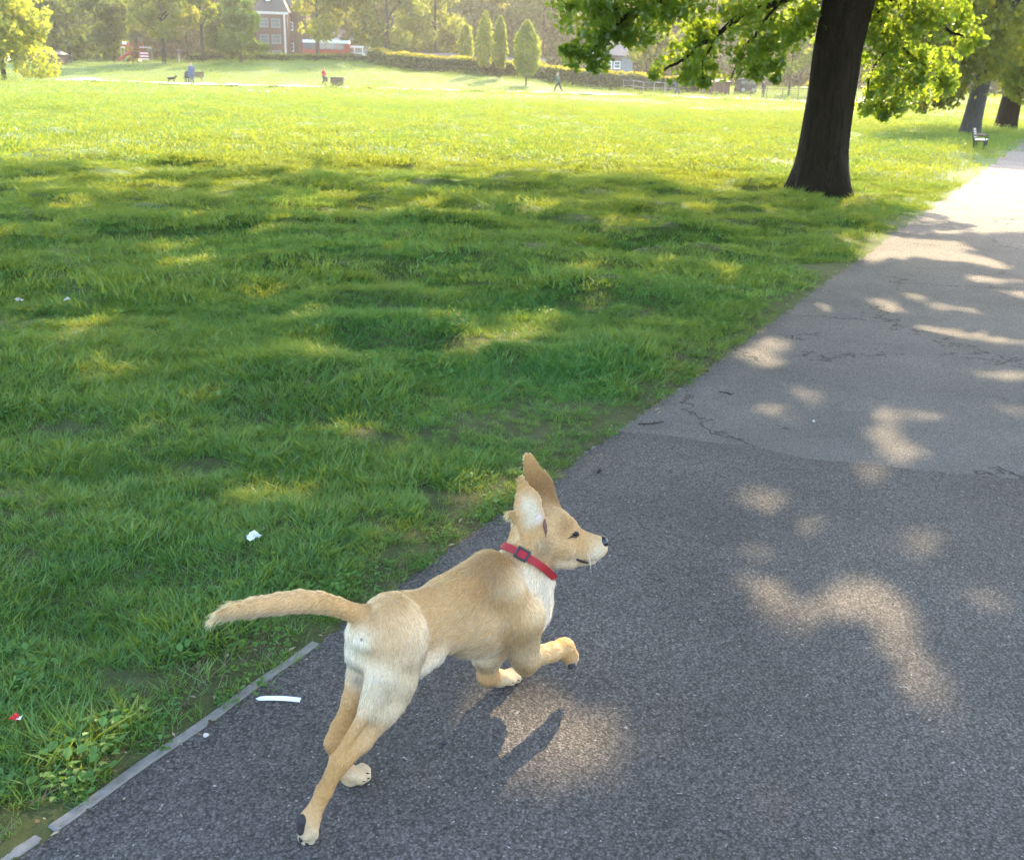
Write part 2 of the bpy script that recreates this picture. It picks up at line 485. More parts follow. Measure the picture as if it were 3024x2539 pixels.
def scatter(r0, r1, dens, ang=0.60, feather=0.15):
    n = int(dens * ang * (r1*r1 - r0*r0))
    r = np.sqrt(RNG.random(n) * (r1*r1 - r0*r0) + r0*r0); a = (RNG.random(n) * 2 - 1) * ang
    return r * np.sin(a), r * np.cos(a)
BARE = [(ground(420, 2010), .06), (ground(690, 1990), .05), (ground(1330, 1515), .10), (ground(1260, 1460), .10), (ground(1110, 1560), .08),
        (ground(860, 1600), .09), (ground(740, 1240), .12), (ground(1900, 1250), .12), (ground(1780, 1330), .10), (ground(120, 2410), .05), (ground(640, 1750), .07)]
PX, PY, PV, PS, PT = [], [], [], [], []
LUSH = [(*ground(a, b)[:2], r) for a, b, r in ((560, 1995, .09), (380, 2120, .08), (300, 2235, .08), (90, 2330, .12), (160, 2240, .08), (830, 1340, .25), (1350, 990, .2), (880, 1110, .15), (600, 1900, .1))]
def lay(x, y, variants, probs, smin, smax, keep_d=0.0, nearmask=False):
    s, d = path_sd(x, y)
    g = np.maximum(-d, d - PATH_W)
    ew = np.where(d < 0, edge_wob(s) * -1, 0.03 * vnoise(s * 2, s * 0))
    lim = np.where((s > 0.2) & (d < 0) & (keep_d == 0), -0.02, np.where(vnoise(s * 2.3, s * 0, 0, 68) > 0.25, keep_d + 0.004, keep_d + 0.033)) + ew * 0.9
    ok = g > lim
    tall = 0.5 + 0.62 * fbm(x * 1.6, y * 2.4, 0, 61, 3)
    fine = 0.5 + 0.5 * vnoise(x * 6, y * 6, 0, 62)
    if nearmask:
        edge = sstep(0.02, 0.35, g)
        ok &= RNG.random(len(x)) < (0.5 + 0.5 * sstep(0.1, 0.38, tall * 0.7 + fine * 0.3)) * (0.75 + 0.25 * edge)
        for p, rad in BARE:
            q = np.hypot(x - p[0], y - p[1]) * (1 + 0.3 * vnoise(x * 9, y * 9, 0, 66))
            ok &= (q > rad) | (RNG.random(len(x)) < 0.22)
    ok &= far_path_d(x, y) > 6.5 if np.hypot(x, y).max() > 70 else True
    x, y, tall, fine, g = x[ok], y[ok], tall[ok], fine[ok], g[ok]
    v = RNG.choice(variants, len(x), p=probs)
    if nearmask:   # broad weeds and dry blades near the edge
        k = RNG.random(len(x))
        wn = fbm(x * 2.2, y * 2.2, 0, 71, 2)
        v = np.where((k < 0.16 * sstep(0.3, 0.6, wn) + 0.10 * sstep(0.4, 0.05, g)), 5, v)
        v = np.where((k > 0.93 - 0.35 * sstep(0.3, 0.06, g) - 0.2 * sstep(0.3, 0.7, fbm(x * 1.3, y * 1.3, 0, 72, 2))), 4, v)
    sc = smin + (smax - smin) * np.clip(tall * 0.75 + fine * 0.25, 0, 1)
    sc *= 0.62 + 0.38 * sstep(0.0, 0.45, g)
    sc *= 0.8 + 0.4 * RNG.random(len(x))
    if nearmask:
        for lx, ly, lr in LUSH: sc *= 1 + 0.65 * np.exp(-((x - lx) ** 2 + (y - ly) ** 2) / lr ** 2)
    tint = 0.5 + 0.42 * fbm(x * 0.8, y * 0.8, 0, 63, 3) + 0.16 * RNG.normal(size=len(x))
    PX.append(x); PY.append(y); PV.append(v); PS.append(sc); PT.append(np.clip(tint, 0, 1))
x, y = scatter(1.3, 4.2, 1350); lay(x, y, [0, 1, 2, 3], [.3, .25, .2, .25], 0.42, 1.2, 0, True)
x, y = scatter(4.2, 7.5, 620); lay(x, y, [0, 1, 2, 3], [.3, .25, .25, .2], 0.5, 1.35, 0, True)
x, y = scatter(7.2, 19, 52); lay(x, y, [6, 7], [.55, .45], 0.55, 1.35, 0.12)
x, y = scatter(18, 62, 6.5); lay(x, y, [8, 9], [.5, .5], 0.6, 1.35, 0.5)
x, y = scatter(58, 150, 0.55); lay(x, y, [10, 11], [.5, .5], 0.7, 1.2, 1.5)
PX, PY, PV, PS, PT = map(np.concatenate, (PX, PY, PV, PS, PT))
PZ = gz(PX, PY)
def point_instances(name, X, Y, Z, V, S, T, coll, seed=1):
    me = bpy.data.meshes.new(name)
    me.vertices.add(len(X))
    me.vertices.foreach_set('co', np.stack([X, Y, Z], -1).astype(np.float32).ravel())
    r = np.random.default_rng(seed)
    rot = np.stack([r.normal(size=len(X)) * 0.12, r.normal(size=len(X)) * 0.12, r.random(len(X)) * 6.283], -1)
    for nm, ty, dat in (('variant', 'INT', V.astype(np.int32)), ('size', 'FLOAT', S.astype(np.float32)), ('tint', 'FLOAT', T.astype(np.float32))):
        a = me.attributes.new(nm, ty, 'POINT'); a.data.foreach_set('value', dat)
    a = me.attributes.new('rot', 'FLOAT_VECTOR', 'POINT'); a.data.foreach_set('vector', rot.astype(np.float32).ravel())
    o = bpy.data.objects.new(name, me); COL.objects.link(o)
    ng = bpy.data.node_groups.new(name, 'GeometryNodeTree')
    ng.interface.new_socket('Geometry', in_out='INPUT', socket_type='NodeSocketGeometry')
    ng.interface.new_socket('Geometry', in_out='OUTPUT', socket_type='NodeSocketGeometry')
    N = ng.nodes.new
    gi, go = N('NodeGroupInput'), N('NodeGroupOutput')
    ip, ci = N('GeometryNodeInstanceOnPoints'), N('GeometryNodeCollectionInfo')
    ci.inputs[0].default_value = coll; ci.inputs[1].default_value = True; ci.inputs[2].default_value = True
    def attr(nm, ty):
        q = N('GeometryNodeInputNamedAttribute'); q.data_type = ty; q.inputs[0].default_value = nm
        return q.outputs[0]
    L = ng.links.new
    L(gi.outputs[0], ip.inputs['Points']); L(ci.outputs[0], ip.inputs['Instance'])
    ip.inputs['Pick Instance'].default_value = True
    L(attr('variant', 'INT'), ip.inputs['Instance Index'])
    e2r = N('FunctionNodeEulerToRotation'); L(attr('rot', 'FLOAT_VECTOR'), e2r.inputs[0]); L(e2r.outputs[0], ip.inputs['Rotation'])
    L(attr('size', 'FLOAT'), ip.inputs['Scale'])
    st = N('GeometryNodeStoreNamedAttribute'); st.data_type = 'FLOAT'; st.domain = 'INSTANCE'
    st.inputs['Name'].default_value = 'tint'
    L(ip.outputs[0], st.inputs['Geometry']); L(attr('tint', 'FLOAT'), st.inputs['Value'])
    L(st.outputs[0], go.inputs[0])
    o.modifiers.new('scatter', 'NODES').node_group = ng
    return o
o = point_instances('grass', PX, PY, PZ, PV, PS, PT, TUFTS)
tag(o, 'rough green lawn grass with tussocks beside the path', 'grass', kind='stuff')
print('grass tufts', len(PX))

# ---- dry leaves and crumbs gathered along the lawn's edge
V, F, MI = [], [], []
n = 1500
s_ = RNG.random(n) ** 0.8 * 10 - 1.6
d_ = np.where(RNG.random(n) < 0.8, -0.045 + 0.05 * RNG.normal(size=n), 0.25 * np.abs(RNG.normal(size=n)))
d_ = d_ + edge_wob(s_)
d_[1150:] = RNG.uniform(0.15, 3.6, 350); s_[1150:] = RNG.uniform(-1.2, 7, 350)
for s, d in zip(s_, d_):
    p = E0 + ED * s + EN * d
    z = max(float(gz(p[0], p[1])), 0.008 if d > 0 else -1) + 0.006
    sz = 0.0020 + 0.0055 * RNG.random() ** 2; a = RNG.random() * 6.283; el = 1.1 + 1.5 * RNG.random() ** 2
    if d > 0.12: sz *= 0.55
    u = np.array([math.cos(a), math.sin(a), 0.2 * RNG.normal()]) * sz * el; v = np.array([-math.sin(a), math.cos(a), 0.3 * RNG.normal()]) * sz
    b = len(V); c = np.array([p[0], p[1], z])
    V += [tuple(c - u), tuple(c + v * 0.8 + (0, 0, sz * .3)), tuple(c + u), tuple(c - v * 0.8 + (0, 0, sz * .2))]
    F.append([b, b+1, b+2, b+3]); MI.append(int(RNG.random() * 3))
o = mesh_obj('leaf_litter', V, F, [plain('dry_leaf', (0.17, 0.10, 0.045), 0.8), plain('dry_straw', (0.32, 0.26, 0.16), 0.8), plain('dark_crumb', (0.05, 0.035, 0.022), 0.9)], midx=MI)
tag(o, 'dry leaves and straw gathered along the edge of the path', 'leaf litter', kind='stuff')
# ================================================================== THE LARGE TREE BY THE PATH
M_BARK = None
def bark(name, a, b):
    t = NT(name)
    co = t.coord('Object', (9, 9, 1.6))
    n = t.noise(1.6, 6, 0.7, co, 0.6); n2 = t.noise(14, 4, 0.6, t.coord())
    c = t.mix(t.math('MULTIPLY', n2, 0.5), t.ramp(n, (0.3, a), (0.7, b)), tuple(x * 0.6 for x in b))
    return t.pbr(c, 0.95, t.bump(n, 0.12), 0.15)
M_BARK = bark('tree_bark', (0.009, 0.006, 0.0035), (0.038, 0.026, 0.015))
M_BARKG = bark('grey_bark', (0.065, 0.062, 0.058), (0.12, 0.114, 0.105))
M_BARK2 = bark('dark_bark', (0.03, 0.026, 0.022), (0.075, 0.066, 0.055))
M_LEAF = leafy('lime_leaf', (0.055, 0.12, 0.016), (0.42, 0.52, 0.03), 0.04, 0.55, 'attr', 0.35, 0.35)
def limb_path(a, b, sag, n=7, wig=0.06, rng=RNG):
    a, b = np.asarray(a, float), np.asarray(b, float)
    q = np.linspace(0, 1, n)[:, None]
    P = a + (b - a) * q
    P[:, 2] += sag * np.sin(math.pi * q[:, 0])
    L = np.linalg.norm(b - a)
    P[1:-1] += rng.normal(size=(n - 2, 3)) * wig * L * 0.4
    return P
def trunk_mesh(pts, rad, flare, n=28, ridges=0.03, seed=1):
    """tapered, fluted trunk with a spreading foot"""
    pts = np.asarray(pts, float); V, F = [], []
    m = 26
    q = np.linspace(0, 1, m)
    tt = np.linspace(0, 1, len(pts))
    C = np.stack([np.interp(q, tt, pts[:, k]) for k in range(3)], -1)
    R = np.interp(q, tt, rad)
    for i in range(m):
        hgt = C[i, 2] - C[0, 2]
        for k in range(n):
            w = 2 * math.pi * k / n
            rib = 1 + ridges * math.sin(5 * w + seed + hgt * .5) + ridges * 1.2 * float(vnoise(math.cos(w) * 3.5 + seed, math.sin(w) * 3.5, hgt * .8, seed)) + 0.032 * float(vnoise(math.cos(w) * 9, math.sin(w) * 9, hgt * 1.1, seed + 3))
            fl = 1 + flare * math.exp(-hgt / 0.28) * (0.75 + 0.45 * math.sin(4 * w + seed * 2) )
            r = R[i] * rib * fl
            V.append((C[i, 0] + r * math.cos(w), C[i, 1] + r * math.sin(w), C[i, 2]))
    for i in range(m - 1):
        for k in range(n): F.append([i*n+k, i*n+(k+1) % n, (i+1)*n+(k+1) % n, (i+1)*n+k])
    F.append([(m-1)*n+k for k in range(n)])
    return V, F
def leaf_mesh(name, C, size, mat, parent, tint=None, cup=0.15, lobed=True, rng=RNG):
    """many separate leaves at the points C, each a small folded lobed blade"""
    n = len(C)
    size = np.broadcast_to(size, (n,)) * (0.65 + 0.7 * rng.random(n))
    u = rng.normal(size=(n, 3)); u[:, 2] -= 0.5; u /= np.linalg.norm(u, axis=1)[:, None]
    w = rng.normal(size=(n, 3)); w[:, 2] += 1.0
    v = np.cross(w, u); v /= np.linalg.norm(v, axis=1)[:, None]
    nn = np.cross(u, v)
    if lobed:
        prof = [(-.5, 0, 0), (-.12, .40, .5), (.10, .22, .35), (.30, .36, .45), (.62, 0, 0), (.30, -.36, .45), (.10, -.22, .35), (-.12, -.40, .5)]
        fc = np.array([[0, 1, 2, 4], [2, 3, 4, 4], [0, 4, 6, 7], [4, 5, 6, 6]])
    else:
        prof = [(-.5, -.12, 0), (.0, -.42, .4), (.55, 0, -.1), (.0, .42, .4)]
        fc = np.array([[0, 1, 2, 3]])
    P = np.stack([C + (a * size)[:, None] * u + (b * size)[:, None] * v + (cup * c * size)[:, None] * nn for a, b, c in prof], 1)
    k = len(prof)
    V = P.reshape(-1, 3)
    if parent is not None: V = V - wloc(parent)
    idx = (np.arange(n)[:, None, None] * k + fc[None]).reshape(-1, fc.shape[1])
    if lobed:
        tri = idx[:, 2] == idx[:, 3]
        loops = np.concatenate([np.where(tri[i], 0, 0) * 0 + idx[i][:3] if tri[i] else idx[i] for i in range(0)]) if False else None
        tot = np.where(tri, 3, 4)
        mask = np.ones_like(idx, bool); mask[tri, 3] = False
        flat = idx[mask]
    else:
        tot = np.full(len(idx), 4); flat = idx.ravel()
    me = bpy.data.meshes.new(name)
    me.vertices.add(len(V)); me.vertices.foreach_set('co', V.astype(np.float32).ravel())
    me.loops.add(len(flat)); me.loops.foreach_set('vertex_index', flat.astype(np.int32))
    me.polygons.add(len(tot)); me.polygons.foreach_set('loop_start', np.concatenate([[0], np.cumsum(tot)[:-1]]).astype(np.int32))
    me.polygons.foreach_set('loop_total', tot.astype(np.int32))
    me.materials.append(mat)
    a = me.attributes.new('tint', 'FLOAT', 'POINT')
    tint = rng.random(n) if tint is None else tint
    a.data.foreach_set('value', np.repeat(tint, k).astype(np.float32))
    me.update(calc_edges=True); me.validate()
    if name.startswith('_'): return me
    o = bpy.data.objects.new(name, me); COL.objects.link(o)
    if parent is not None: o.parent = parent
    return o

TB = ground(2410, 584); TB[2] = float(gz(TB[0], TB[1]))
tree = empty('broad_tree', TB, 'big dark-trunked broadleaf tree with drooping bright green branches beside the path', 'tree')
Y0 = TB[1]
ctr = [(2411, 598, .325), (2420, 520, .34), (2430, 430, .322), (2452, 288, .313), (2472, 144, .320), (2505, 0, .338)]
pts = [at_y(a, b, Y0) for a, b, r in ctr]; rad = [r for *_, r in ctr]
pts[0][2] = TB[2] - 0.12
top = pts[-1]
pts.append(top + [0.06, 0.0, 0.55]); rad.append(0.42)
V, F = trunk_mesh(pts, rad, 0.85, 72, 0.035, 2)
trunk = mesh_obj('trunk', V, F, M_BARK, tree, smooth=True)
fork = pts[-1]
# sight clusters of hanging leaves: (px, py, radius px, distance Y, leaf share)
HANG = [(1690, 25, 70, 13.0), (1760, 40, 80, 13.2), (1840, 25, 85, 13.4), (1910, 60, 70, 13.3), (1960, 30, 60, 13.6), (1880, 105, 45, 13.2), (1990, 5, 90, 13.8),
        (1745, 130, 45, 13.0), (1700, 165, 42, 12.9), (1770, 175, 38, 13.0), (1790, 110, 40, 13.1), (1672, 150, 22, 12.9), (1755, 200, 18, 12.9), (1840, 80, 50, 13.2),
        (2080, 70, 60, 14.0), (2150, 60, 70, 14.2), (2240, 50, 80, 14.5), (2330, 40, 80, 14.8), (2390, 70, 60, 15.0), (2410, 20, 70, 15.0),
        (2060, 120, 55, 13.9), (2010, 165, 50, 13.7), (1965, 205, 42, 13.6), (1935, 228, 22, 13.5), (2030, 215, 40, 13.7), (2120, 145, 60, 14.0), (2190, 165, 55, 14.1), (2090, 200, 45, 13.9),
        (2150, 215, 35, 14.0), (2080, 245, 22, 13.9), (2160, 250, 20, 14.0), (2260, 150, 55, 14.3), (2290, 200, 30, 14.3), (2230, 215, 30, 14.2), (2290, 235, 16, 14.3), (2330, 110, 50, 14.6), (2270, 95, 60, 14.4),
        (2560, 40, 70, 15.2), (2640, 40, 80, 15.0), (2720, 30, 75, 14.9), (2800, 50, 60, 14.8), (2580, 120, 60, 15.2), (2660, 130, 70, 15.1), (2740, 120, 65, 15.0), (2820, 110, 55, 14.9), (2870, 110, 30, 14.9), (2895, 120, 18, 14.9),
        (2850, 165, 28, 14.9), (2590, 200, 60, 15.2), (2670, 210, 65, 15.1), (2740, 200, 55, 15.0), (2790, 215, 40, 15.0), (2560, 270, 50, 15.2), (2620, 280, 55, 15.1), (2690, 270, 50, 15.1), (2750, 265, 45, 15.0), (2795, 255, 30, 15.0),
        (2540, 320, 30, 15.2), (2600, 325, 30, 15.2), (2650, 315, 32, 15.1), (2555, 338, 16, 15.2), (2610, 345, 14, 15.2), (2850, 40, 45, 15.0), (2530, 180, 40, 15.4)]
LC, LT = [], []
for (a, b, r, Y) in HANG:
    c = at_y(a, b, Y); R = r / FPX * Y * 1.0
    m = int(70 + 1200 * (R / 0.35) ** 2 * 0.8)
    q = RNG.normal(size=(m, 3)); q /= np.linalg.norm(q, axis=1)[:, None]
    q = q * (RNG.random(m) ** 0.45)[:, None] * R * np.array([1.05, 1.7, 0.95])
    k = fbm((c + q)[:, 0] * 4.2, (c + q)[:, 1] * 4.2, (c + q)[:, 2] * 4.2, 91, 2) > 0.04     # sprays with gaps between
    LC.append((c + q)[k]); LT.append(np.clip(0.5 + 0.25 * RNG.normal(size=k.sum()), 0, 1))
# the crown above, out of the picture: it shades the lawn and path, with gaps where the photo shows sun flecks
FLECK = [  # px, py, rx, ry in the photograph
 (1480, 2105, 115, 78), (1560, 2170, 150, 75), (1700, 2120, 130, 75), (1470, 2225, 115, 65), (1640, 2220, 110, 60), (1770, 2160, 90, 70), (1420, 2290, 80, 40),
 (2245, 1742, 62, 40), (2320, 1800, 66, 46), (2370, 1850, 44, 30), (2492, 1782, 46, 34), (2548, 1818, 28, 24), (2672, 1985, 54, 40), (2722, 2032, 70, 52), (2740, 2070, 50, 34), (2190, 1640, 26, 16), (2590, 1735, 24, 16), (2640, 1850, 22, 16), (2330, 2060, 22, 16), (1870, 1480, 30, 10), (2420, 1560, 24, 12), (2760, 1600, 30, 14), (2880, 1760, 26, 16), (2560, 1420, 34, 12),
 (2215, 1482, 95, 24), (2270, 1000, 46, 24), (2255, 1060, 64, 27), (2445, 905, 30, 12), (2290, 1215, 52, 38), (2380, 1170, 45, 28), (2590, 1212, 48, 22), (2740, 1230, 48, 26), (2620, 1285, 38, 28), (2660, 1330, 52, 34),
 (2620, 900, 42, 16), (2630, 918, 36, 9), (2790, 910, 36, 14), (2860, 918, 36, 14), (2700, 877, 24, 9), (2740, 975, 50, 13), (2830, 990, 90, 17), (2960, 1005, 70, 14), (2960, 1105, 70, 18), (3010, 1110, 60, 16), (2980, 1210, 60, 14), (2380, 965, 26, 10),
 (2620, 745, 60, 20), (2560, 760, 50, 14), (2700, 730, 120, 22), (2780, 755, 110, 18), (2880, 770, 60, 12), (2950, 790, 40, 10), (2650, 715, 90, 20), (2930, 830, 50, 14), (2800, 725, 60, 16), (3000, 870, 40, 12),
 (2130, 830, 38, 28), (2240, 655, 40, 18), (1700, 820, 50, 22), (1840, 670, 60, 16), (1560, 640, 70, 16), (1400, 660, 60, 14), (1300, 675, 70, 16), (960, 590, 110, 16), (1150, 640, 80, 14), (1000, 640, 80, 14), (1230, 620, 60, 14), (700, 560, 90, 16),
 (610, 600, 60, 14), (470, 560, 80, 14), (330, 570, 90, 14), (200, 620, 60, 16), (60, 710, 70, 20), (470, 740, 70, 16), (560, 790, 60, 14), (900, 960, 45, 26), (880, 1070, 90, 46), (930, 1100, 60, 38), (1440, 1035, 110, 24), (1500, 1010, 90, 22), (1380, 1050, 60, 18),
 (1040, 1280, 70, 24), (1200, 1310, 60, 22), (1290, 970, 80, 16), (1100, 820, 70, 14), (780, 700, 70, 14), (850, 640, 80, 14), (1350, 800, 50, 12), (1130, 760, 60, 10), (130, 2330, 70, 60), (60, 2440, 70, 70), (230, 2230, 60, 40), (400, 1290, 70, 22), (520, 1220, 50, 16), (150, 1050, 60, 14), (30, 920, 60, 14),
 (1700, 540, 90, 12), (1900, 600, 70, 12), (2060, 640, 60, 12), (1480, 590, 60, 10), (1200, 560, 110, 12), (500, 520, 90, 10), (100, 540, 90, 10), (1750, 900, 40, 12), (1960, 800, 40, 12), (2300, 700, 50, 12), (2420, 690, 60, 12), (2480, 720, 60, 10)]
FG = []
for (a, b, rx, ry) in FLECK:
    p = ground(a, b); qx = ground(a + rx, b); q1 = ground(a, b - ry); q2 = ground(a, b + ry)
    e_ = (1.18 if a < 2000 else 1.0) if b > 1600 else 1.05
    FG.append((p[0], p[1], e_ * max(0.09, abs(qx[0] - p[0])), e_ * max(0.09, abs(q1[1] - q2[1]) / 2)))
FG = np.array(FG)
# outline of the shade in the photograph (far side), as ground points
SH = [(-700, 470), (-300, 485), (0, 492), (150, 495), (330, 540), (520, 512), (640, 505), (820, 515), (1000, 545), (1150, 560), (1300, 572), (1450, 540), (1580, 505), (1720, 512), (1900, 540), (2100, 560), (2350, 575), (2480, 585), (2600, 610), (2640, 640), (2570, 672), (2610, 684), (2720, 686), (2850, 690), (3024, 684), (3300, 690), (4200, 720)]
SHG = np.array([ground(a, b)[:2] for a, b in SH])
ang = np.arctan2(SHG[:, 0], SHG[:, 1]); rad_ = np.hypot(SHG[:, 0], SHG[:, 1])
od = np.argsort(ang)
N = 240000
gxs = RNG.uniform(-14, 9, N); gys = RNG.uniform(-4.5, 19.5, N)
far_edge = np.interp(np.arctan2(gxs, gys), ang[od], rad_[od])
rg_ = np.hypot(gxs, gys)
jit = 0.15 * fbm(gxs * 1.3, gys * 1.3, 0, 81, 2)
keep = (rg_ < far_edge * (1 - 0.012) + jit) | (gys < 0.5)
zs = 4.6 + 7.2 * RNG.random(N)
cx, cy = gxs + SUN[0] / SUN[2] * zs, gys + SUN[1] / SUN[2] * zs
dx, dy = cx - TB[0] + 2.2, cy - TB[1] - 0.2
rmax = 12.5 * np.sqrt(np.clip(1 - ((zs - 6.4) / 6.6) ** 2, 0, 1))
keep &= np.hypot(dx, dy * 0.95) < rmax
# smooth random extra gaps + the flecks
inF = np.zeros(N, bool)
for x, y, rx, ry in FG:
    inF |= ((gxs - x) / (rx + 0.03)) ** 2 + ((gys - y) / (ry + 0.04)) ** 2 < 1 + 0.3 * np.sin(gxs * 31) * np.sin(gys * 27)
keep &= ~inF
for (a, b, r, Y) in HANG:      # the sun reaches the hanging branches through openings in the crown
    if a > 1925 and b > 20:
        c = at_y(a, b, Y); g0 = c - SUN / SUN[2] * c[2]
        keep &= (np.hypot((gxs - g0[0]) / 1.0, (gys - g0[1]) / 1.5) > r / FPX * Y * 1.05) | (RNG.random(N) < 0.10)
gap = fbm(gxs * 1.15, gys * 1.15, 0, 85, 3)
grassy = path_sd(gxs, gys)[1] < 0
keep &= ~((gap > 0.80) & grassy)
keep &= RNG.random(N) < np.where(grassy, 0.62, 0.95)
C2 = np.stack([cx, cy, zs], -1)[keep]
q = RNG.normal(size=C2.shape) * 0.02
print('crown sprays', len(C2))
LC1 = np.concatenate(LC); LT1 = np.concatenate(LT)
crown = leaf_mesh('crown', np.concatenate([LC1, C2]), np.concatenate([np.full(len(LC1), 0.060), np.full(len(C2), 0.21)]), M_LEAF, tree,
                  np.concatenate([LT1, np.clip(0.5 + .25 * RNG.normal(size=len(C2)), 0, 1)]))
# limbs and hanging branches
def limb(a, b, r0, r1, sag=0.3, wig=0.06, n=8, nm='limb', par=tree):
    P = limb_path(a, b, sag, n, wig)
    return P, MB().tube(P, np.linspace(r0, r1, n), 8).build(nm, M_BARK, par, True)
def in_fleck(P):
    q = np.linspace(0, len(P) - 1, 60)
    Q = np.stack([np.interp(q, np.arange(len(P)), P[:, k]) for k in range(3)], -1)
    g = Q - SUN / SUN[2] * Q[:, 2:3]
    return sum(int((((g[:, 0] - x) / (rx + .1)) ** 2 + ((g[:, 1] - y) / (ry + .1)) ** 2 < 1).sum()) for x, y, rx, ry in FG[:70])
def clear_limb(a, b, r0, r1, sag, wig):
    best = min((limb_path(a, np.asarray(b) + RNG.normal(size=3) * .9, sag, 8, wig) for _ in range(40)), key=in_fleck)
    return best, MB().tube(best, np.linspace(r0, r1, 8), 8).build('limb', M_BARK, tree, True)
def W3(a, b, Y): return at_y(a, b, Y)
hi = fork + np.array([0, 0, -0.1])
ends = [(-7.5, 22, 7.0), (-2.5, 25.5, 7.6), (2.5, 24, 8.0), (-4.5, 15, 7.4), (0.5, 9.5, 6.5), (5.5, 9.5, 6.6), (7.8, 14.5, 7.2), (3.4, 16, 11.0), (-1.0, 19, 9.5)]
for e in ends:
    P, o = clear_limb(hi + RNG.normal(size=3) * 0.1, e, 0.19, 0.04, 0.7, 0.08)
    for k in range(5):
        a = P[3 + k % 5]; b = a + RNG.normal(size=3) * [1.8, 1.8, 0.8] + [0, 0, 0.5]
        Pb = limb_path(a, b, 0.15, 5, 0.08)
        if in_fleck(Pb) == 0: MB().tube(Pb, np.linspace(0.045, 0.012, 5), 5).build('branch', M_BARK, o, True)
for tgt, r in (((2380, 10, 14.9), .075), ((2560, 20, 15.3), .07)):
    pass
hang = [([(2400, -40, 15.2), (2300, 10, 14.8), (2190, 45, 14.3), (2090, 120, 14.0), (2030, 165, 13.8), (1960, 208, 13.6)], .05),
        ([(2300, 10, 14.8), (2240, 90, 14.4), (2200, 140, 14.2), (2160, 230, 14.0)], .025),
        ([(2190, 45, 14.3), (2120, 100, 14.1), (2070, 190, 13.9), (2080, 245, 13.9)], .022),
        ([(2400, -80, 15.2), (2200, -60, 14.4), (2000, -20, 13.8), (1880, 30, 13.4), (1790, 90, 13.1), (1750, 150, 13.0), (1700, 170, 12.9)], .045),
        ([(1880, 30, 13.4), (1770, 30, 13.2), (1660, 10, 13.0)], .02), ([(1750, 150, 13.0), (1745, 185, 12.95), (1755, 200, 12.9)], .014),
        ([(2510, -40, 15.4), (2580, 10, 15.3), (2605, 90, 15.2), (2612, 150, 15.2), (2625, 180, 15.2), (2615, 250, 15.2), (2600, 320, 15.2)], .042),
        ([(2510, -60, 15.4), (2640, 0, 15.1), (2740, 60, 15.0), (2820, 100, 14.9), (2890, 118, 14.9)], .035),
        ([(2605, 90, 15.2), (2680, 150, 15.1), (2740, 200, 15.0), (2790, 250, 15.0)], .022), ([(2612, 150, 15.2), (2570, 220, 15.2), (2550, 330, 15.2)], .02)]
for ps, r in hang:
    Q = np.array([W3(*p) for p in ps])
    qq = np.linspace(0, len(Q) - 1, len(Q) * 3)
    Q2 = np.stack([np.interp(qq, np.arange(len(Q)), Q[:, k]) for k in range(3)], -1)
    Q2[1:-1] += RNG.normal(size=(len(Q2) - 2, 3)) * 0.012
    MB().tube(Q2, np.linspace(r, r * 0.3, len(Q2)), 7).build('branch', M_BARK, tree, True)
# ================================================================== SMOOTH BODIES FROM BLENDED TAPERED LIMBS
def prim(a, b, ra, rb, k=0.02, sq=None, ca=None, cb=None, fur=0.01, flow=1.0):
    return dict(a=np.asarray(a, float), b=np.asarray(b, float), ra=ra, rb=rb, k=k, sq=sq, ca=ca, cb=cb if cb is not None else ca, fur=fur, flow=flow)
def sd_prim(p, P):
    ab = p['b'] - p['a']; L2 = max(ab @ ab, 1e-12)
    Q = P - p['a']
    t = np.clip((Q @ ab) / L2, 0, 1)
    R = Q - t[..., None] * ab
    if p['sq'] is not None:
        n, s = p['sq']
        R = R + ((s - 1) * (R @ n))[..., None] * n
        return (np.linalg.norm(R, axis=-1) - (p['ra'] + (p['rb'] - p['ra']) * t)) / (1 + 0.35 * (s - 1)), t
    return np.linalg.norm(R, axis=-1) - (p['ra'] + (p['rb'] - p['ra']) * t), t
def sdf_grid(prims, h, pad=0.03):
    lo = np.min([np.minimum(p['a'] - p['ra'], p['b'] - p['rb']) for p in prims], 0) - pad
    hi = np.max([np.maximum(p['a'] + p['ra'], p['b'] + p['rb']) for p in prims], 0) + pad
    n = np.ceil((hi - lo) / h).astype(int) + 1
    F = np.full(n, 0.5, np.float32)
    for p in prims:
        m = max(p['ra'], p['rb']) + pad
        l = np.clip(np.floor((np.minimum(p['a'], p['b']) - m - lo) / h).astype(int), 0, n - 1)
        u = np.clip(np.ceil((np.maximum(p['a'], p['b']) + m - lo) / h).astype(int) + 1, 1, n)
        ax = [lo[i] + h * np.arange(l[i], u[i]) for i in range(3)]
        G = np.stack(np.meshgrid(*ax, indexing='ij'), -1)
        d, _ = sd_prim(p, G)
        S = F[l[0]:u[0], l[1]:u[1], l[2]:u[2]]
        k = p['k']
        w = np.clip(0.5 + 0.5 * (S - d) / k, 0, 1)
        F[l[0]:u[0], l[1]:u[1], l[2]:u[2]] = S * (1 - w) + d * w - k * w * (1 - w)
    return F, lo
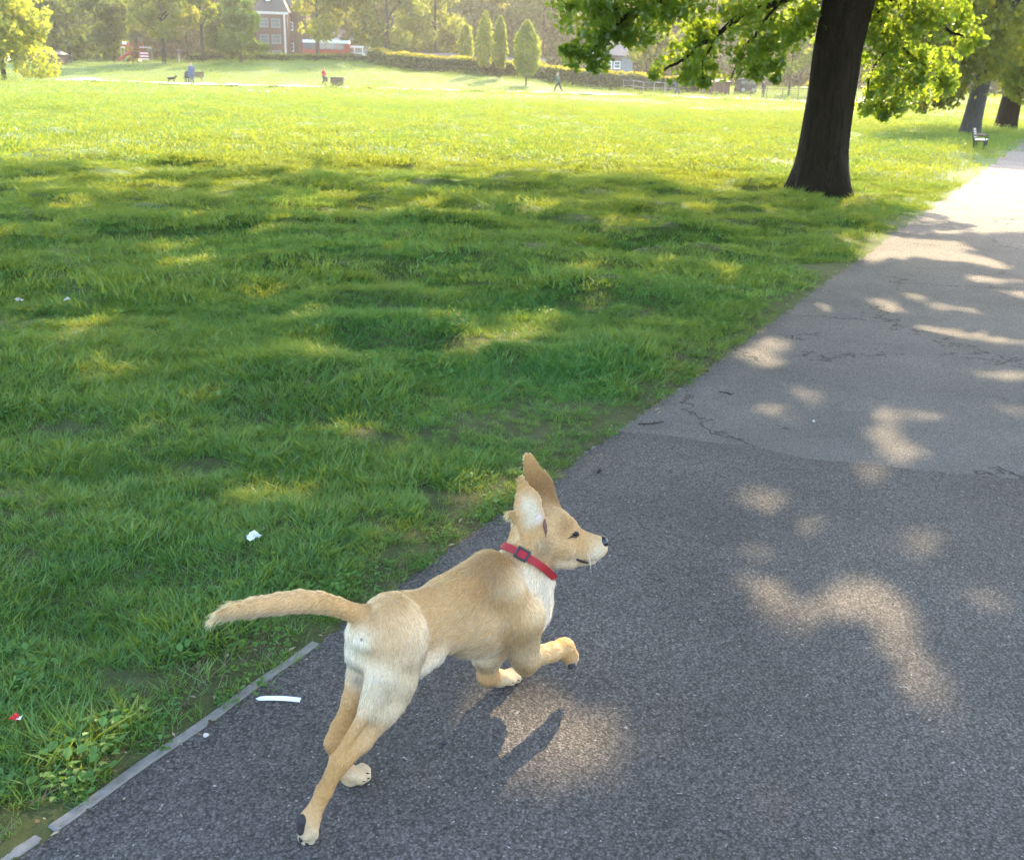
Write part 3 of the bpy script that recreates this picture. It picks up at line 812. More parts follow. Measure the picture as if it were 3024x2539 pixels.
def surface_nets(F, lo, h):
    s = F < 0
    nx, ny, nz = F.shape
    cnt = np.zeros((nx-1, ny-1, nz-1), np.int8)
    acc = np.zeros((nx-1, ny-1, nz-1, 3), np.float32)
    sl = lambda o: tuple(slice(o[i], (nx-1, ny-1, nz-1)[i] + o[i]) for i in range(3))
    for ax in range(3):
        o1, o2 = [i for i in range(3) if i != ax]
        for i in (0, 1):
            for j in (0, 1):
                a = [0, 0, 0]; a[o1], a[o2] = i, j
                b = list(a); b[ax] = 1
                Fa, Fb = F[sl(a)], F[sl(b)]
                m = s[sl(a)] != s[sl(b)]
                t = np.where(m, Fa / np.where(m, Fa - Fb, 1), 0)
                cnt += m
                pos = [np.where(m, a[q], 0) for q in range(3)]
                pos[ax] = t
                for q in range(3): acc[..., q] += pos[q]
    act = cnt > 0
    idx = -np.ones(act.shape, np.int64); idx[act] = np.arange(act.sum())
    ijk = np.argwhere(act)
    V = lo + h * (ijk + acc[act] / cnt[act][:, None])
    Fs = []
    for ax in range(3):
        o1, o2 = (ax + 1) % 3, (ax + 2) % 3
        a = [slice(None)] * 3; b = [slice(None)] * 3
        a[ax] = slice(0, -1); b[ax] = slice(1, None)
        e = np.argwhere(s[tuple(a)] != s[tuple(b)])
        e = e[(e[:, o1] > 0) & (e[:, o2] > 0) & (e[:, o1] < F.shape[o1] - 1) & (e[:, o2] < F.shape[o2] - 1)]
        sg = s[tuple(a)][tuple(e.T)]
        def at(d1, d2):
            q = e.copy(); q[:, o1] += d1; q[:, o2] += d2
            return idx[tuple(q.T)]
        f = np.stack([at(-1, -1), at(0, -1), at(0, 0), at(-1, 0)], -1)
        Fs.append(np.where(sg[:, None], f, f[:, ::-1]))
    return V, np.concatenate(Fs)
def relax(V, Fc, it=2, lam=0.5):
    e = np.concatenate([Fc[:, [0, 1]], Fc[:, [1, 2]], Fc[:, [2, 3]], Fc[:, [3, 0]]])
    for _ in range(it):
        A = np.zeros_like(V); c = np.zeros(len(V))
        for k in range(3):
            A[:, k] = np.bincount(e[:, 0], V[e[:, 1], k], len(V)) + np.bincount(e[:, 1], V[e[:, 0], k], len(V))
        c = np.bincount(e[:, 0], minlength=len(V)) + np.bincount(e[:, 1], minlength=len(V))
        V = V + lam * (A / c[:, None] - V)
    return V
def vnormals(V, Fc):
    n = np.cross(V[Fc[:, 2]] - V[Fc[:, 0]], V[Fc[:, 3]] - V[Fc[:, 1]])
    N = np.zeros_like(V)
    for q in range(4):
        for k in range(3): N[:, k] += np.bincount(Fc[:, q], n[:, k], len(V))
    return N / (np.linalg.norm(N, axis=1)[:, None] + 1e-12)
def vcol(o, name, C):
    a = o.data.attributes.new(name, 'FLOAT_COLOR', 'POINT')
    a.data.foreach_set('color', np.concatenate([C, np.ones((len(C), 1))], 1).astype(np.float32).ravel())
# ================================================================== THE RUNNING PUPPY
HD = math.radians(44)
DF, DL = np.array([math.sin(HD), math.cos(HD), 0]), np.array([math.cos(HD), -math.sin(HD), 0])
DP = np.array([-0.30, 1.88, 0.0])
def D(px, py, v=0.0): return on_plane(px, py, DP + DL * v, DL)
HH = math.radians(80)
HF, HL = np.array([math.sin(HH), math.cos(HH), 0]), np.array([math.cos(HH), -math.sin(HH), 0])
H0 = D(1588, 1600, 0.0)
def H(px, py, v=0.0): return on_plane(px, py, H0 + HL * v, HL)
TAN, CREAM, BROWN, WHITE, GOLD, DARK = (.50, .288, .122), (.57, .42, .255), (.235, .118, .042), (.64, .53, .37), (.415, .222, .076), (.11, .07, .04)
SQT = (DL, 1.28)
def nrm(v): v = np.asarray(v, float); return v / np.linalg.norm(v)
EN1 = nrm(HL * 1.0 + HF * 0.35 + [0, 0, .1]); EN2 = nrm(HL * 1.0 - HF * 0.25 + [0, 0, .05])
B = []
def add(*a, **k): B.append(prim(*a, **k))
# trunk: pelvis, loin, ribcage, chest (deeper than wide)
add(D(1150, 1856), D(1290, 1842), .070, .067, .03, SQT, TAN, TAN, .016, -1)
add(D(1290, 1838), D(1420, 1806), .067, .095, .03, SQT, TAN, TAN, .018, -1)
add(D(1420, 1806), D(1526, 1785), .096, .096, .03, SQT, TAN, CREAM, .022, -1)
add(D(1530, 1765), D(1546, 1735), .082, .064, .03, SQT, CREAM, CREAM, .036, -1)
add(D(1160, 1812), D(1300, 1782), .036, .038, .03, None, GOLD, TAN, .014, -1)
add(D(1330, 1765), D(1445, 1690), .052, .052, .04, None, GOLD, BROWN, .020, -1)
add(D(1380, 1890), D(1490, 1876), .034, .042, .03, None, CREAM, CREAM, .02, -1)
for s in (1, -1):
    add(D(1490, 1735, .055*s), D(1535, 1830, .066*s), .043, .046, .045, None, TAN, TAN, .020, 1)    # shoulder
    add(D(1150, 1838, .032*s), D(1172, 1905, .043*s), .050, .058, .045, None, TAN, CREAM, .016, 1)  # haunch
# neck
add(D(1515, 1708), D(1554, 1642), .066, .052, .03, None, TAN, TAN, .020, -1)
add(D(1556, 1642), H(1590, 1585), .052, .052, .025, None, TAN, TAN, .016, -1)
add(D(1552, 1712), D(1590, 1690), .048, .036, .03, None, CREAM, CREAM, .036, -1)
# head
add(H(1572, 1566), H(1622, 1560), .050, .0505, .02, None, GOLD, TAN, .012, -1)
add(H(1645, 1553), H(1668, 1563), .040, .034, .02, None, TAN, GOLD, .008, -1)
for s in (1, -1):
    add(H(1622, 1600, .022*s), H(1668, 1612, .022*s), .042, .033, .02, None, TAN, TAN, .014, -1)
    add(H(1664, 1546, .020*s), H(1688, 1560, .022*s), .021, .016, .014, None, GOLD, TAN, .007, -1)
    add(H(1712, 1622, .012*s), H(1752, 1628, .010*s), .027, .021, .014, None, TAN, CREAM, .005, -1)
    add(H(1650, 1650, .018*s), H(1690, 1658, .014*s), .024, .017, .014, None, CREAM, CREAM, .010, -1)
add(H(1690, 1590), H(1764, 1601), .030, .0165, .016, None, GOLD, TAN, .004, -1)
add(H(1700, 1615), H(1768, 1618), .030, .022, .014, None, TAN, CREAM, .005, -1)
add(H(1690, 1657), H(1748, 1653), .014, .012, .010, None, CREAM, WHITE, .006, -1)
add(H(1764, 1597), H(1774, 1600), .013, .011, .006, None, TAN, CREAM, .002, -1)
# ears flung up
def ear(base, mid, tip, v0, v1, v2, n, sgn, inner, outer):
    b_, m_, t_ = H(*base, v0), H(*mid, v1), H(*tip, v2)
    add(b_, m_, .040, .0350, .010, (n, 5.0), outer, outer, .007, 1)
    add(m_, t_, .0350, .014, .006, (n, 5.0), outer, GOLD, .007, 1)
    return b_, m_, t_
en = ear((1574, 1552), (1557, 1487), (1538, 1421), .044, .052, .050, EN1, 1, WHITE, TAN)
ef = ear((1612, 1507), (1590, 1432), (1560, 1352), -.040, -.050, -.055, EN2, -1, GOLD, BROWN)
add(H(1560, 1590, .040), H(1600, 1612, .042), .024, .020, .016, None, GOLD, BROWN, .022, 1)       # ear root
add(H(1618, 1520, -.03), H(1600, 1480, -.04), .022, .018, .014, None, GOLD, BROWN, .012, 1)
add(H(1545, 1535, .0), H(1512, 1520, .0), .022, .010, .014, None, GOLD, GOLD, .022, 1)             # tuft behind the ears
# tail
tl_ = [(1098, 1824, .030), (1050, 1811, .0200), (1000, 1792, .0190), (950, 1778, .0205), (890, 1774, .0215), (830, 1780, .0205), (760, 1790, .0180), (690, 1801, .0135), (648, 1812, .007), (632, 1826, .003)]
for (x0, y0, r0), (x1, y1, r1) in zip(tl_[:-1], tl_[1:]):
    add(D(x0, y0), D(x1, y1), r0, r1, .004, None, GOLD if x0 > 900 else TAN, GOLD if x1 < 760 else TAN, .012 if x0 > 1000 else (.017 if x0 > 780 else .026), 1)
# right hind leg, pushed out behind
vr = .062
add(D(1165, 1885, .05), D(1168, 2010, vr), .060, .044, .04, (DL, 1.2), TAN, CREAM, .014, 1)
add(D(1164, 2010, vr), D(1132, 2090, vr), .048, .034, .02, (DL, 1.2), CREAM, CREAM, .012, 1)
add(D(1128, 1995, vr), D(1098, 2090, vr), .034, .026, .02, None, CREAM, CREAM, .024, 1)
add(D(1132, 2095, vr), D(1070, 2188, vr), .0320, .0200, .02, None, CREAM, TAN, .009, 1)
add(D(1070, 2188, vr), D(1006, 2252, vr-.006), .0200, .0190, .012, None, TAN, GOLD, .007, 1)
add(D(1078, 2105, vr), D(996, 2236, vr-.006), .013, .010, .010, None, GOLD, GOLD, .007, 1)
add(D(1002, 2248, vr-.006), D(958, 2335, vr-.010), .0195, .0160, .012, None, GOLD, GOLD, .007, 1)
add(D(958, 2335, vr-.010), D(915, 2420, vr-.014), .0160, .0180, .012, None, GOLD, TAN, .007, 1)
add(D(915, 2418, vr-.014), D(908, 2452, vr-.014), .0205, .0215, .012, None, TAN, CREAM, .007, 1)
for q, (x, y) in enumerate(((890, 2472), (903, 2484), (920, 2482), (930, 2466))):
    o_ = (-.012, -.003, .006, .014)[q]
    add(D(905 + q*6, 2452, vr-.014 + o_), D(x, y, vr-.014 + o_), .0115, .0085, .006, None, CREAM, WHITE, .006, 1)
add(D(1010, 2238, vr-.006), D(992, 2246, vr-.006), .014, .011, .010, None, GOLD, GOLD, .007, 1)      # point of the hock
add(D(1185, 2050, vr), D(1178, 2082, vr), .020, .016, .020, None, CREAM, CREAM, .010, 1)                # knee cap
add(D(1085, 1868, .02), D(1082, 1890, .03), .022, .022, .018, None, CREAM, CREAM, .012, 1)               # seat bone
# left hind leg, planted
vl = -.058
add(D(1110, 1890, -.045), D(1085, 1995, vl), .060, .043, .03, None, WHITE, CREAM, .014, 1)
add(D(1085, 1995, vl), D(1052, 2060, vl), .043, .029, .02, None, CREAM, GOLD, .010, 1)
add(D(1052, 2060, vl), D(1004, 2150, vl), .027, .018, .014, None, GOLD, GOLD, .008, 1)
add(D(1004, 2150, vl), D(986, 2192, vl+.008), .021, .019, .012, None, GOLD, GOLD, .007, 1)
add(D(986, 2192, vl+.008), D(1008, 2262, vl+.018), .0195, .018, .012, None, GOLD, GOLD, .007, 1)
add(D(1008, 2262, vl+.018), D(1036, 2290, vl+.025), .019, .0235, .012, None, TAN, CREAM, .007, 1)
for q, (x, y) in enumerate(((1070, 2268), (1080, 2276), (1080, 2292), (1066, 2300))):
    o_ = (-.016, -.006, .005, .015)[q]
    add(D(1040, 2288, vl + .026 + o_), D(x, y, vl + .026 + o_), .0150, .0130, .003, None, CREAM, CREAM, .003, 1)
# right foreleg, lifted forward
vf = .060
add(D(1532, 1820, .062), D(1548, 1935, vf), .056, .034, .02, None, TAN, CREAM, .018, 1)
add(D(1548, 1928, vf), D(1552, 1958, vf), .033, .027, .012, None, TAN, GOLD, .016, 1)
add(D(1554, 1944, vf), D(1628, 1925, vf), .029, .0215, .015, None, TAN, TAN, .013, 1)
add(D(1628, 1925, vf), D(1668, 1910, vf-.004), .0215, .0235, .014, None, TAN, GOLD, .009, 1)
add(D(1664, 1916, vf), D(1684, 1936, vf), .0255, .0215, .012, None, GOLD, GOLD, .008, 1)
for q, (x, y) in enumerate(((1698, 1934), (1698, 1945), (1693, 1955), (1684, 1960))):
    o_ = (-.014, -.005, .005, .014)[q]
    add(D(1682, 1938 + q, vf + o_), D(x, y, vf + o_), .0130, .0110, .003, None, TAN, CREAM, .003, 1)
add(D(1548, 1960, vf), D(1552, 1974, vf), .019, .013, .010, None, TAN, GOLD, .012, 1)                   # point of the elbow
# left foreleg, folding as it lands
vg = -.055
add(D(1515, 1830, -.06), D(1440, 1935, vg), .056, .036, .025, None, TAN, TAN, .018, 1)
add(D(1440, 1935, vg), D(1440, 1992, vg-.014), .032, .0255, .016, None, CREAM, TAN, .013, 1)
add(D(1440, 1992, vg-.014), D(1476, 2002, vg-.022), .0255, .0235, .012, None, TAN, CREAM, .009, 1)
for q, (x, y) in enumerate(((1520, 1982), (1528, 1990), (1526, 2003), (1510, 2010))):
    o_ = (-.016, -.006, .006, .016)[q]
    add(D(1486, 1996 + q * 2, vg - .024 + o_), D(x, y, vg - .024 + o_), .0155, .0132, .003, None, CREAM, CREAM, .003, 1)
# rump patch under the tail
add(D(1078, 1868), D(1075, 1925), .040, .040, .02, None, WHITE, WHITE, .016, 1)
add(D(1280, 1925, .03), D(1240, 1975, .05), .028, .016, .02, None, CREAM, CREAM, .018, 1)          # flank fold

GH = 0.0042
Fg, glo = sdf_grid(B, GH)
DV, DFc = surface_nets(Fg, glo, GH)
DV = relax(DV, DFc, 2, 0.5)
DN = vnormals(DV, DFc)
def grid_val(P):
    q = np.clip(np.round((P - glo) / GH).astype(int), 0, np.array(Fg.shape) - 1)
    return Fg[tuple(q.T)]
def surf(px, py):
    """where the sight line first meets the dog"""
    d = ray(px, py); t = np.arange(1.6, 3.2, 0.001)
    P = CAM + t[:, None] * d
    q = np.nonzero(grid_val(P) < 0)[0]
    return P[q[0]] if len(q) else P[np.argmin(grid_val(P))]
def surf_n(P):
    q = np.round((P - glo) / GH).astype(int)
    g = np.array([Fg[tuple(q + e)] - Fg[tuple(q - e)] for e in np.eye(3, dtype=int) * 2])
    return nrm(g)
# colour, fur length and lie of the coat at every vertex
DISTS, CO, FL, LN = [], [], [], []
for p in B:
    d, tt = sd_prim(p, DV)
    DISTS.append(d)
    CO.append(np.asarray(p['ca'])[None] * (1 - tt)[:, None] + np.asarray(p['cb'])[None] * tt[:, None])
    dd = p['b'] - p['a']
    FL.append(p['flow'] * nrm(dd)); LN.append(p['fur'])
DISTS = np.array(DISTS)
Wt = np.exp(-(np.maximum(DISTS, -0.01) - DISTS.min(0)) / 0.009)
Wt /= Wt.sum(0)
VC = np.einsum('pv,pvc->vc', Wt, np.array(CO))
VL = np.einsum('pv,p->v', Wt, np.array(LN)) * 0.95
VD = np.einsum('pv,pc->vc', Wt, np.array(FL))
# coat markings, plus brown marks painting the shade of a shoulder fold: (px, py, radius m, colour, strength)
MARK_AND_FOLD = [((1405, 1668), .060, BROWN, .85), ((1385, 1700), .05, BROWN, .5), ((1340, 1712), .04, BROWN, .45), ((1470, 1665), .03, BROWN, .4), ((1575, 1560), .02, GOLD, .4), ((1450, 1715), .045, BROWN, .7), ((1200, 1745), .05, GOLD, .5), ((1330, 1760), .06, GOLD, .4), ((1350, 1700), .06, GOLD, .5), ((1610, 1615), .020, DARK, .45), ((1590, 1640), .020, BROWN, .7), ((1670, 1550), .018, BROWN, .55), ((1690, 1540), .014, BROWN, .4),
        ((1720, 1610), .020, GOLD, .45), ((1750, 1645), .012, WHITE, .4), ((1768, 1630), .010, WHITE, .4), ((1700, 1650), .016, WHITE, .4), ((1558, 1490), .020, WHITE, .95), ((1574, 1512), .022, WHITE, 1.0), ((1590, 1530), .013, (.66, .55, .50), .9), ((1565, 1540), .018, WHITE, .8), ((1550, 1470), .012, CREAM, .6),
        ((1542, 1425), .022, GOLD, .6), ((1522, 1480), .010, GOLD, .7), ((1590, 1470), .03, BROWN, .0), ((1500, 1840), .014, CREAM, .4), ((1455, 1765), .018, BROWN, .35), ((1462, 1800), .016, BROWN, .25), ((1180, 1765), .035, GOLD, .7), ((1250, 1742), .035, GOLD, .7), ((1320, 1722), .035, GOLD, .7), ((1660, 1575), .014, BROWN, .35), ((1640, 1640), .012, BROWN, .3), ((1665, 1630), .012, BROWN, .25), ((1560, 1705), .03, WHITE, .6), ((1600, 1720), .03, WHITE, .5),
        ((1100, 1800), .03, GOLD, .55), ((1045, 1975), .018, (.45, .38, .30), .6), ((1055, 2010), .014, (.2, .17, .14), .8), ((1062, 1905), .02, WHITE, .9), ((1060, 1950), .016, WHITE, .5), ((1150, 2000), .06, CREAM, .6), ((1110, 2160), .03, GOLD, .5), ((945, 2300), .022, BROWN, .45), ((890, 2450), .016, DARK, .3),
        ((1545, 1975), .02, BROWN, .5), ((1420, 1970), .016, BROWN, .4), ((630, 1810), .03, BROWN, .5), ((690, 1795), .03, GOLD, .5), ((1690, 1965), .012, DARK, .6), ((1330, 1930), .03, BROWN, .18), ((1250, 1900), .05, CREAM, .5)]
MP = [(surf(*m[0]), *m[1:]) for m in MARK_AND_FOLD]
def markings(P, C):
    for c, r, col, s in MP:
        w = (s * np.exp(-(np.linalg.norm(P - c, axis=1) / r) ** 2))[:, None]
        C = C * (1 - w) + np.asarray(col) * w
    return C
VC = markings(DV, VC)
dog = empty('dog', (float(DP[0] + .2), float(DP[1] + .2), 0.0), 'golden puppy in a red collar bounding along the tarmac path, ears flung up', 'dog')
t = NT('puppy_skin')
a = t.n('Attribute'); a.attribute_name = 'coat'
M_COAT = t.pbr(t.mix(1.0, a.outputs['Color'], t.ramp(t.noise(160, 3, 0.6, t.coord('Object', (1, 1, 1))), (0.3, 0.72), (0.7, 1.0)), 'MULTIPLY'), 0.8, None, 0.2)
body = mesh_obj('body', DV, DFc, M_COAT, dog, True)
vcol(body, 'coat', VC)
# ---- coat: single hairs laid along the body
fa = np.linalg.norm(np.cross(DV[DFc[:, 2]] - DV[DFc[:, 0]], DV[DFc[:, 3]] - DV[DFc[:, 1]]), axis=1) / 2
NS = 140000
fi = RNG.choice(len(DFc), NS, p=fa / fa.sum())
b1, b2 = RNG.random(NS)[:, None], RNG.random(NS)[:, None]
def lerpq(A):
    q = DFc[fi]
    return (A[q[:, 0]] * (1-b1) + A[q[:, 1]] * b1) * (1-b2) + (A[q[:, 3]] * (1-b1) + A[q[:, 2]] * b1) * b2
Rp, Rn, Rc, Rd = lerpq(DV), lerpq(DN), lerpq(VC), lerpq(VD)
Rl = lerpq(VL[:, None])[:, 0]
Rd = Rd + np.array([0, 0, -0.35])
wav = np.stack([fbm(Rp[:, 0]*30, Rp[:, 1]*30, Rp[:, 2]*30, 201+k, 2) for k in range(3)], -1)
clump = np.stack([vnoise(Rp[:, 0]*85, Rp[:, 1]*85, Rp[:, 2]*85, 211+k) for k in range(3)], -1)
calm = np.where(((Rp - DP) @ DF < -0.02) & (Rp[:, 2] > 0.38), 0.25, 1.0)[:, None]
Rd = Rd + (wav * 0.34 + clump * 0.45) * calm + RNG.normal(size=Rd.shape) * 0.13
Rd = Rd - (Rd * Rn).sum(1)[:, None] * Rn
Rd /= np.linalg.norm(Rd, axis=1)[:, None] + 1e-9
Rl = Rl * (0.6 + 0.7 * RNG.random(NS))
lift = 0.17 + 0.09 * RNG.normal(size=NS)
K = 5
S = np.linspace(0, 1, K)
pts = np.stack([Rp - Rn * 0.0008 + Rl[:, None] * (s * Rd + (lift * s * (1 - 0.45 * s))[:, None] * Rn) + np.array([0, 0, -0.22]) * (Rl * s * s * 0.5)[:, None] for s in S], 1)
pts[:, :, 2] = np.maximum(pts[:, :, 2], 0.004)
hair = bpy.data.hair_curves.new('fur')
hair.add_curves([K] * NS)
loc = wloc(dog)
hair.attributes['position'].data.foreach_set('vector', (pts - loc).astype(np.float32).ravel())
ra = hair.attributes.get('radius') or hair.attributes.new('radius', 'FLOAT', 'POINT')
ra.data.foreach_set('value', np.tile(np.array([.00040, .00037, .0003, .0002, .00007]), NS).astype(np.float32))
tone = np.clip(1 + 0.32 * RNG.normal(size=NS) + 0.24 * clump[:, 0] + 0.14 * wav[:, 1], 0.45, 1.4)[:, None]
ca = hair.attributes.new('coat', 'FLOAT_COLOR', 'CURVE')
ca.data.foreach_set('color', np.concatenate([np.clip(Rc * tone, 0.01, .93), np.ones((NS, 1))], 1).astype(np.float32).ravel())
t = NT('puppy_fur')
a = t.n('Attribute'); a.attribute_name = 'coat'
hb = t.n('BsdfHairPrincipled'); hb.parametrization = 'COLOR'
t.set(hb.inputs['Color'], a.outputs['Color']); hb.inputs['Roughness'].default_value = 0.45; hb.inputs['Radial Roughness'].default_value = 0.7
t.t.links.new(hb.outputs[0], t.out.inputs[0])
hair.materials.append(t.m)
fur = bpy.data.objects.new('fur', hair); COL.objects.link(fur); fur.parent = dog

# ---- face, pads, collar
M_BLACK = plain('wet_black', (0.012, 0.011, 0.012), 0.28, 0.2, 60, 0.6)
M_WHISK = plain('whisker_hair', (.7, .62, .5), .5)
M_PAD = plain('pad_skin', (0.032, 0.027, 0.026), 0.7, 0.35, 90, 0.3, 0.002)
M_EYE = plain('eye_brown', (0.014, 0.007, 0.004), 0.3, 0.1, 10, 0.3)
M_LIP = plain('lip_dark', (0.025, 0.017, 0.015), 0.5, 0.2, 40, 0.4)
M_PINK = plain('ear_skin', (0.15, 0.062, 0.05), 0.6, 0.3, 30, 0.3)
def blob(name, prims, mat, parent, h=0.0016):
    Fq, l = sdf_grid(prims, h, 0.006)
    V, Fc = surface_nets(Fq, l, h)
    return mesh_obj(name, relax(V, Fc, 1), Fc, mat, parent, True)
nz = H(1775, 1599)
blob('nose', [prim(nz + HF * .004 + HL * .005, nz + HF * .004 - HL * .005, .0132, .0132, .006), prim(nz + HF * .005 + [0, 0, -.006], nz + HF * .005 + [0, 0, -.012], .0065, .004, .006), prim(nz + HL * .006 + [0, 0, -.003], nz - HL * .006 + [0, 0, -.003], .0085, .0085, .005)], M_BLACK, dog)
ey = surf(1701, 1578)
en_ = surf_n(ey)
blob('eye', [prim(ey - en_ * .0044 - HF * .003, ey - en_ * .0044 + HF * .003, .0062, .0062, .003)], M_EYE, dog, 0.0009)
lid = [surf(x, y) + en_ * .0010 for x, y in ((1680, 1588), (1688, 1582), (1694, 1575), (1700, 1570), (1706, 1572), (1709, 1579))]
blob('eyelid', [prim(p, q, .0015, .0015, .002) for p, q in zip(lid[:-1], lid[1:])], M_LIP, dog, 0.0008)
lw = [surf(x, y) + en_ * .0010 for x, y in ((1685, 1586), (1693, 1585), (1701, 1586), (1708, 1581))]
blob('lower_eyelid', [prim(p, q, .0013, .0013, .002) for p, q in zip(lw[:-1], lw[1:])], M_LIP, dog, 0.0008)
mo = [surf(x, y) for x, y in ((1705, 1652), (1714, 1655), (1724, 1659), (1736, 1662))]
blob('mouth', [prim(p, q, r, r, .002) for p, q, r in zip(mo[:-1], mo[1:], (.0030, .0036, .0026))], M_LIP, dog, 0.0010)
ec = [surf(x, y) for x, y in ((1612, 1521), (1607, 1536), (1609, 1552), (1611, 1570), (1613, 1588))]
blob('ear_opening', [prim(p, q, r, r2, .003) for p, q, r, r2 in zip(ec[:-1], ec[1:], (.0022, .0035, .0045, .003), (.0035, .0045, .0032, .0012))], M_PINK, dog, 0.0011)
an = surf(1069, 1888)
blob('vent', [prim(an, an + [0, 0, -.008], .0042, .0032, .003)], plain('vent_skin', (.18, .11, .10), .7), dog)
pp = surf(888, 2432)
pn = surf_n(pp)
blob('paw_pad', [prim(pp - pn * .004 + [0, 0, .008], pp - pn * .004 + [0, 0, -.014], .0125, .0135, .008)], M_PAD, dog)
for x, y in ((886, 2478), (906, 2490)):
    q = surf(x, y); blob('toe_pad', [prim(q - surf_n(q) * .003, q - surf_n(q) * .003 + [0, 0, -.004], .0055, .005, .004)], M_PAD, dog)
q = surf(1686, 1968); blob('paw_pad', [prim(q - surf_n(q) * .003, q - surf_n(q) * .003 + DF * .008, .0085, .007, .006)], M_PAD, dog)
for (x, y) in ((1084, 2282), (1086, 2297), (1072, 2306), (1533, 1996), (1531, 2008), (1514, 2015)):
    q = surf(x, y); blob('claw', [prim(q, q + DF * .006 + [0, 0, -.004], .0021, .0010, .002)], M_LIP, dog, 0.0008)
wh = []
for (x, y, dx, dz) in ((1752, 1632, .3, -.6), (1746, 1640, .1, -.9), (1738, 1636, -.2, -.8), (1756, 1642, .5, -.7), (1742, 1646, -.1, -1.0), (1735, 1628, -.4, -.5)):
    q = surf(x, y); n_ = surf_n(q); L_ = .035
    d_ = nrm(n_ * .9 + HF * dx + np.array([0, 0, dz]) * .6)
    MB().tube(np.array([q, q + d_ * L_ * .5, q + d_ * L_ + [0, 0, -.006]]), [.0004, .0003, .0001], 4).build('whisker', M_WHISK, dog)
# collar: a flat band round the neck with a plastic slider
cA, cB = surf(1497, 1618), surf(1608, 1690)
cc = D(1556, 1655); ax = nrm(D(1520, 1712) - H(1592, 1585))
acr = nrm(np.cross(ax, DL)); side = nrm(np.cross(acr, ax))
NR = 72
ringV, ringF = [], []
def neck_r(c, d):
    t_ = np.arange(0.02, 0.14, 0.0006); P = c + t_[:, None] * d
    g = np.nonzero(grid_val(P) > 0)[0]
    return t_[g[0]] if len(g) else 0.06
rads = np.array([neck_r(cc, math.cos(2*math.pi*k/NR) * acr + math.sin(2*math.pi*k/NR) * side) for k in range(NR)])
for _ in range(6): rads = (np.roll(rads, 1) + 2 * rads + np.roll(rads, -1)) / 4
HW = 0.0088
for k in range(NR):
    d = math.cos(2*math.pi*k/NR) * acr + math.sin(2*math.pi*k/NR) * side
    for w, e in ((-HW, .0040), (-HW, .0066), (HW, .0066), (HW, .0040)):
        ringV.append(cc + d * (rads[k] + e) + ax * w)
for k in range(NR):
    k2 = (k + 1) % NR
    for j in range(4): ringF.append([k*4+j, k*4+(j+1) % 4, k2*4+(j+1) % 4, k2*4+j])
t = NT('red_webbing')
wv = t.n('TexWave'); wv.inputs['Scale'].default_value = 190; wv.inputs['Distortion'].default_value = 0.4
t.t.links.new(t.coord(), wv.inputs[0])
M_RED = t.pbr(t.ramp(wv.outputs['Fac'], (0.2, (0.25, 0.006, 0.010)), (0.8, (0.40, 0.012, 0.018))), 0.6, t.bump(wv.outputs['Fac'], 0.001, 0.5), 0.4)
collar = mesh_obj('collar', ringV, ringF, M_RED, dog)
M_PLAST = plain('black_plastic', (0.016, 0.016, 0.020), 0.35, 0.2, 20, 0.5)
bp = surf(1544, 1642)
kb = int(np.argmin([np.linalg.norm(cc + (math.cos(2*math.pi*k/NR) * acr + math.sin(2*math.pi*k/NR) * side) * (rads[k] + .0066) - bp) for k in range(NR)]))
def ring_p(k, w, e):
    k = kb + k; f = k - math.floor(k); k0 = int(math.floor(k)) % NR; k1 = (k0 + 1) % NR
    a_ = 2 * math.pi * (kb * 0 + k) / NR
    return cc + (math.cos(a_) * acr + math.sin(a_) * side) * (rads[k0] * (1 - f) + rads[k1] * f + e) + ax * w
mb = []
for k in (-2.2, 2.2): mb.append(prim(ring_p(k, -.0115, .0082), ring_p(k, .0115, .0082), .0026, .0026, .001))
for w in (-.0115, .0115): mb.append(prim(ring_p(-2.2, w, .0082), ring_p(2.2, w, .0082), .0026, .0026, .001))
blob('buckle', mb, M_PLAST, collar, 0.0010)
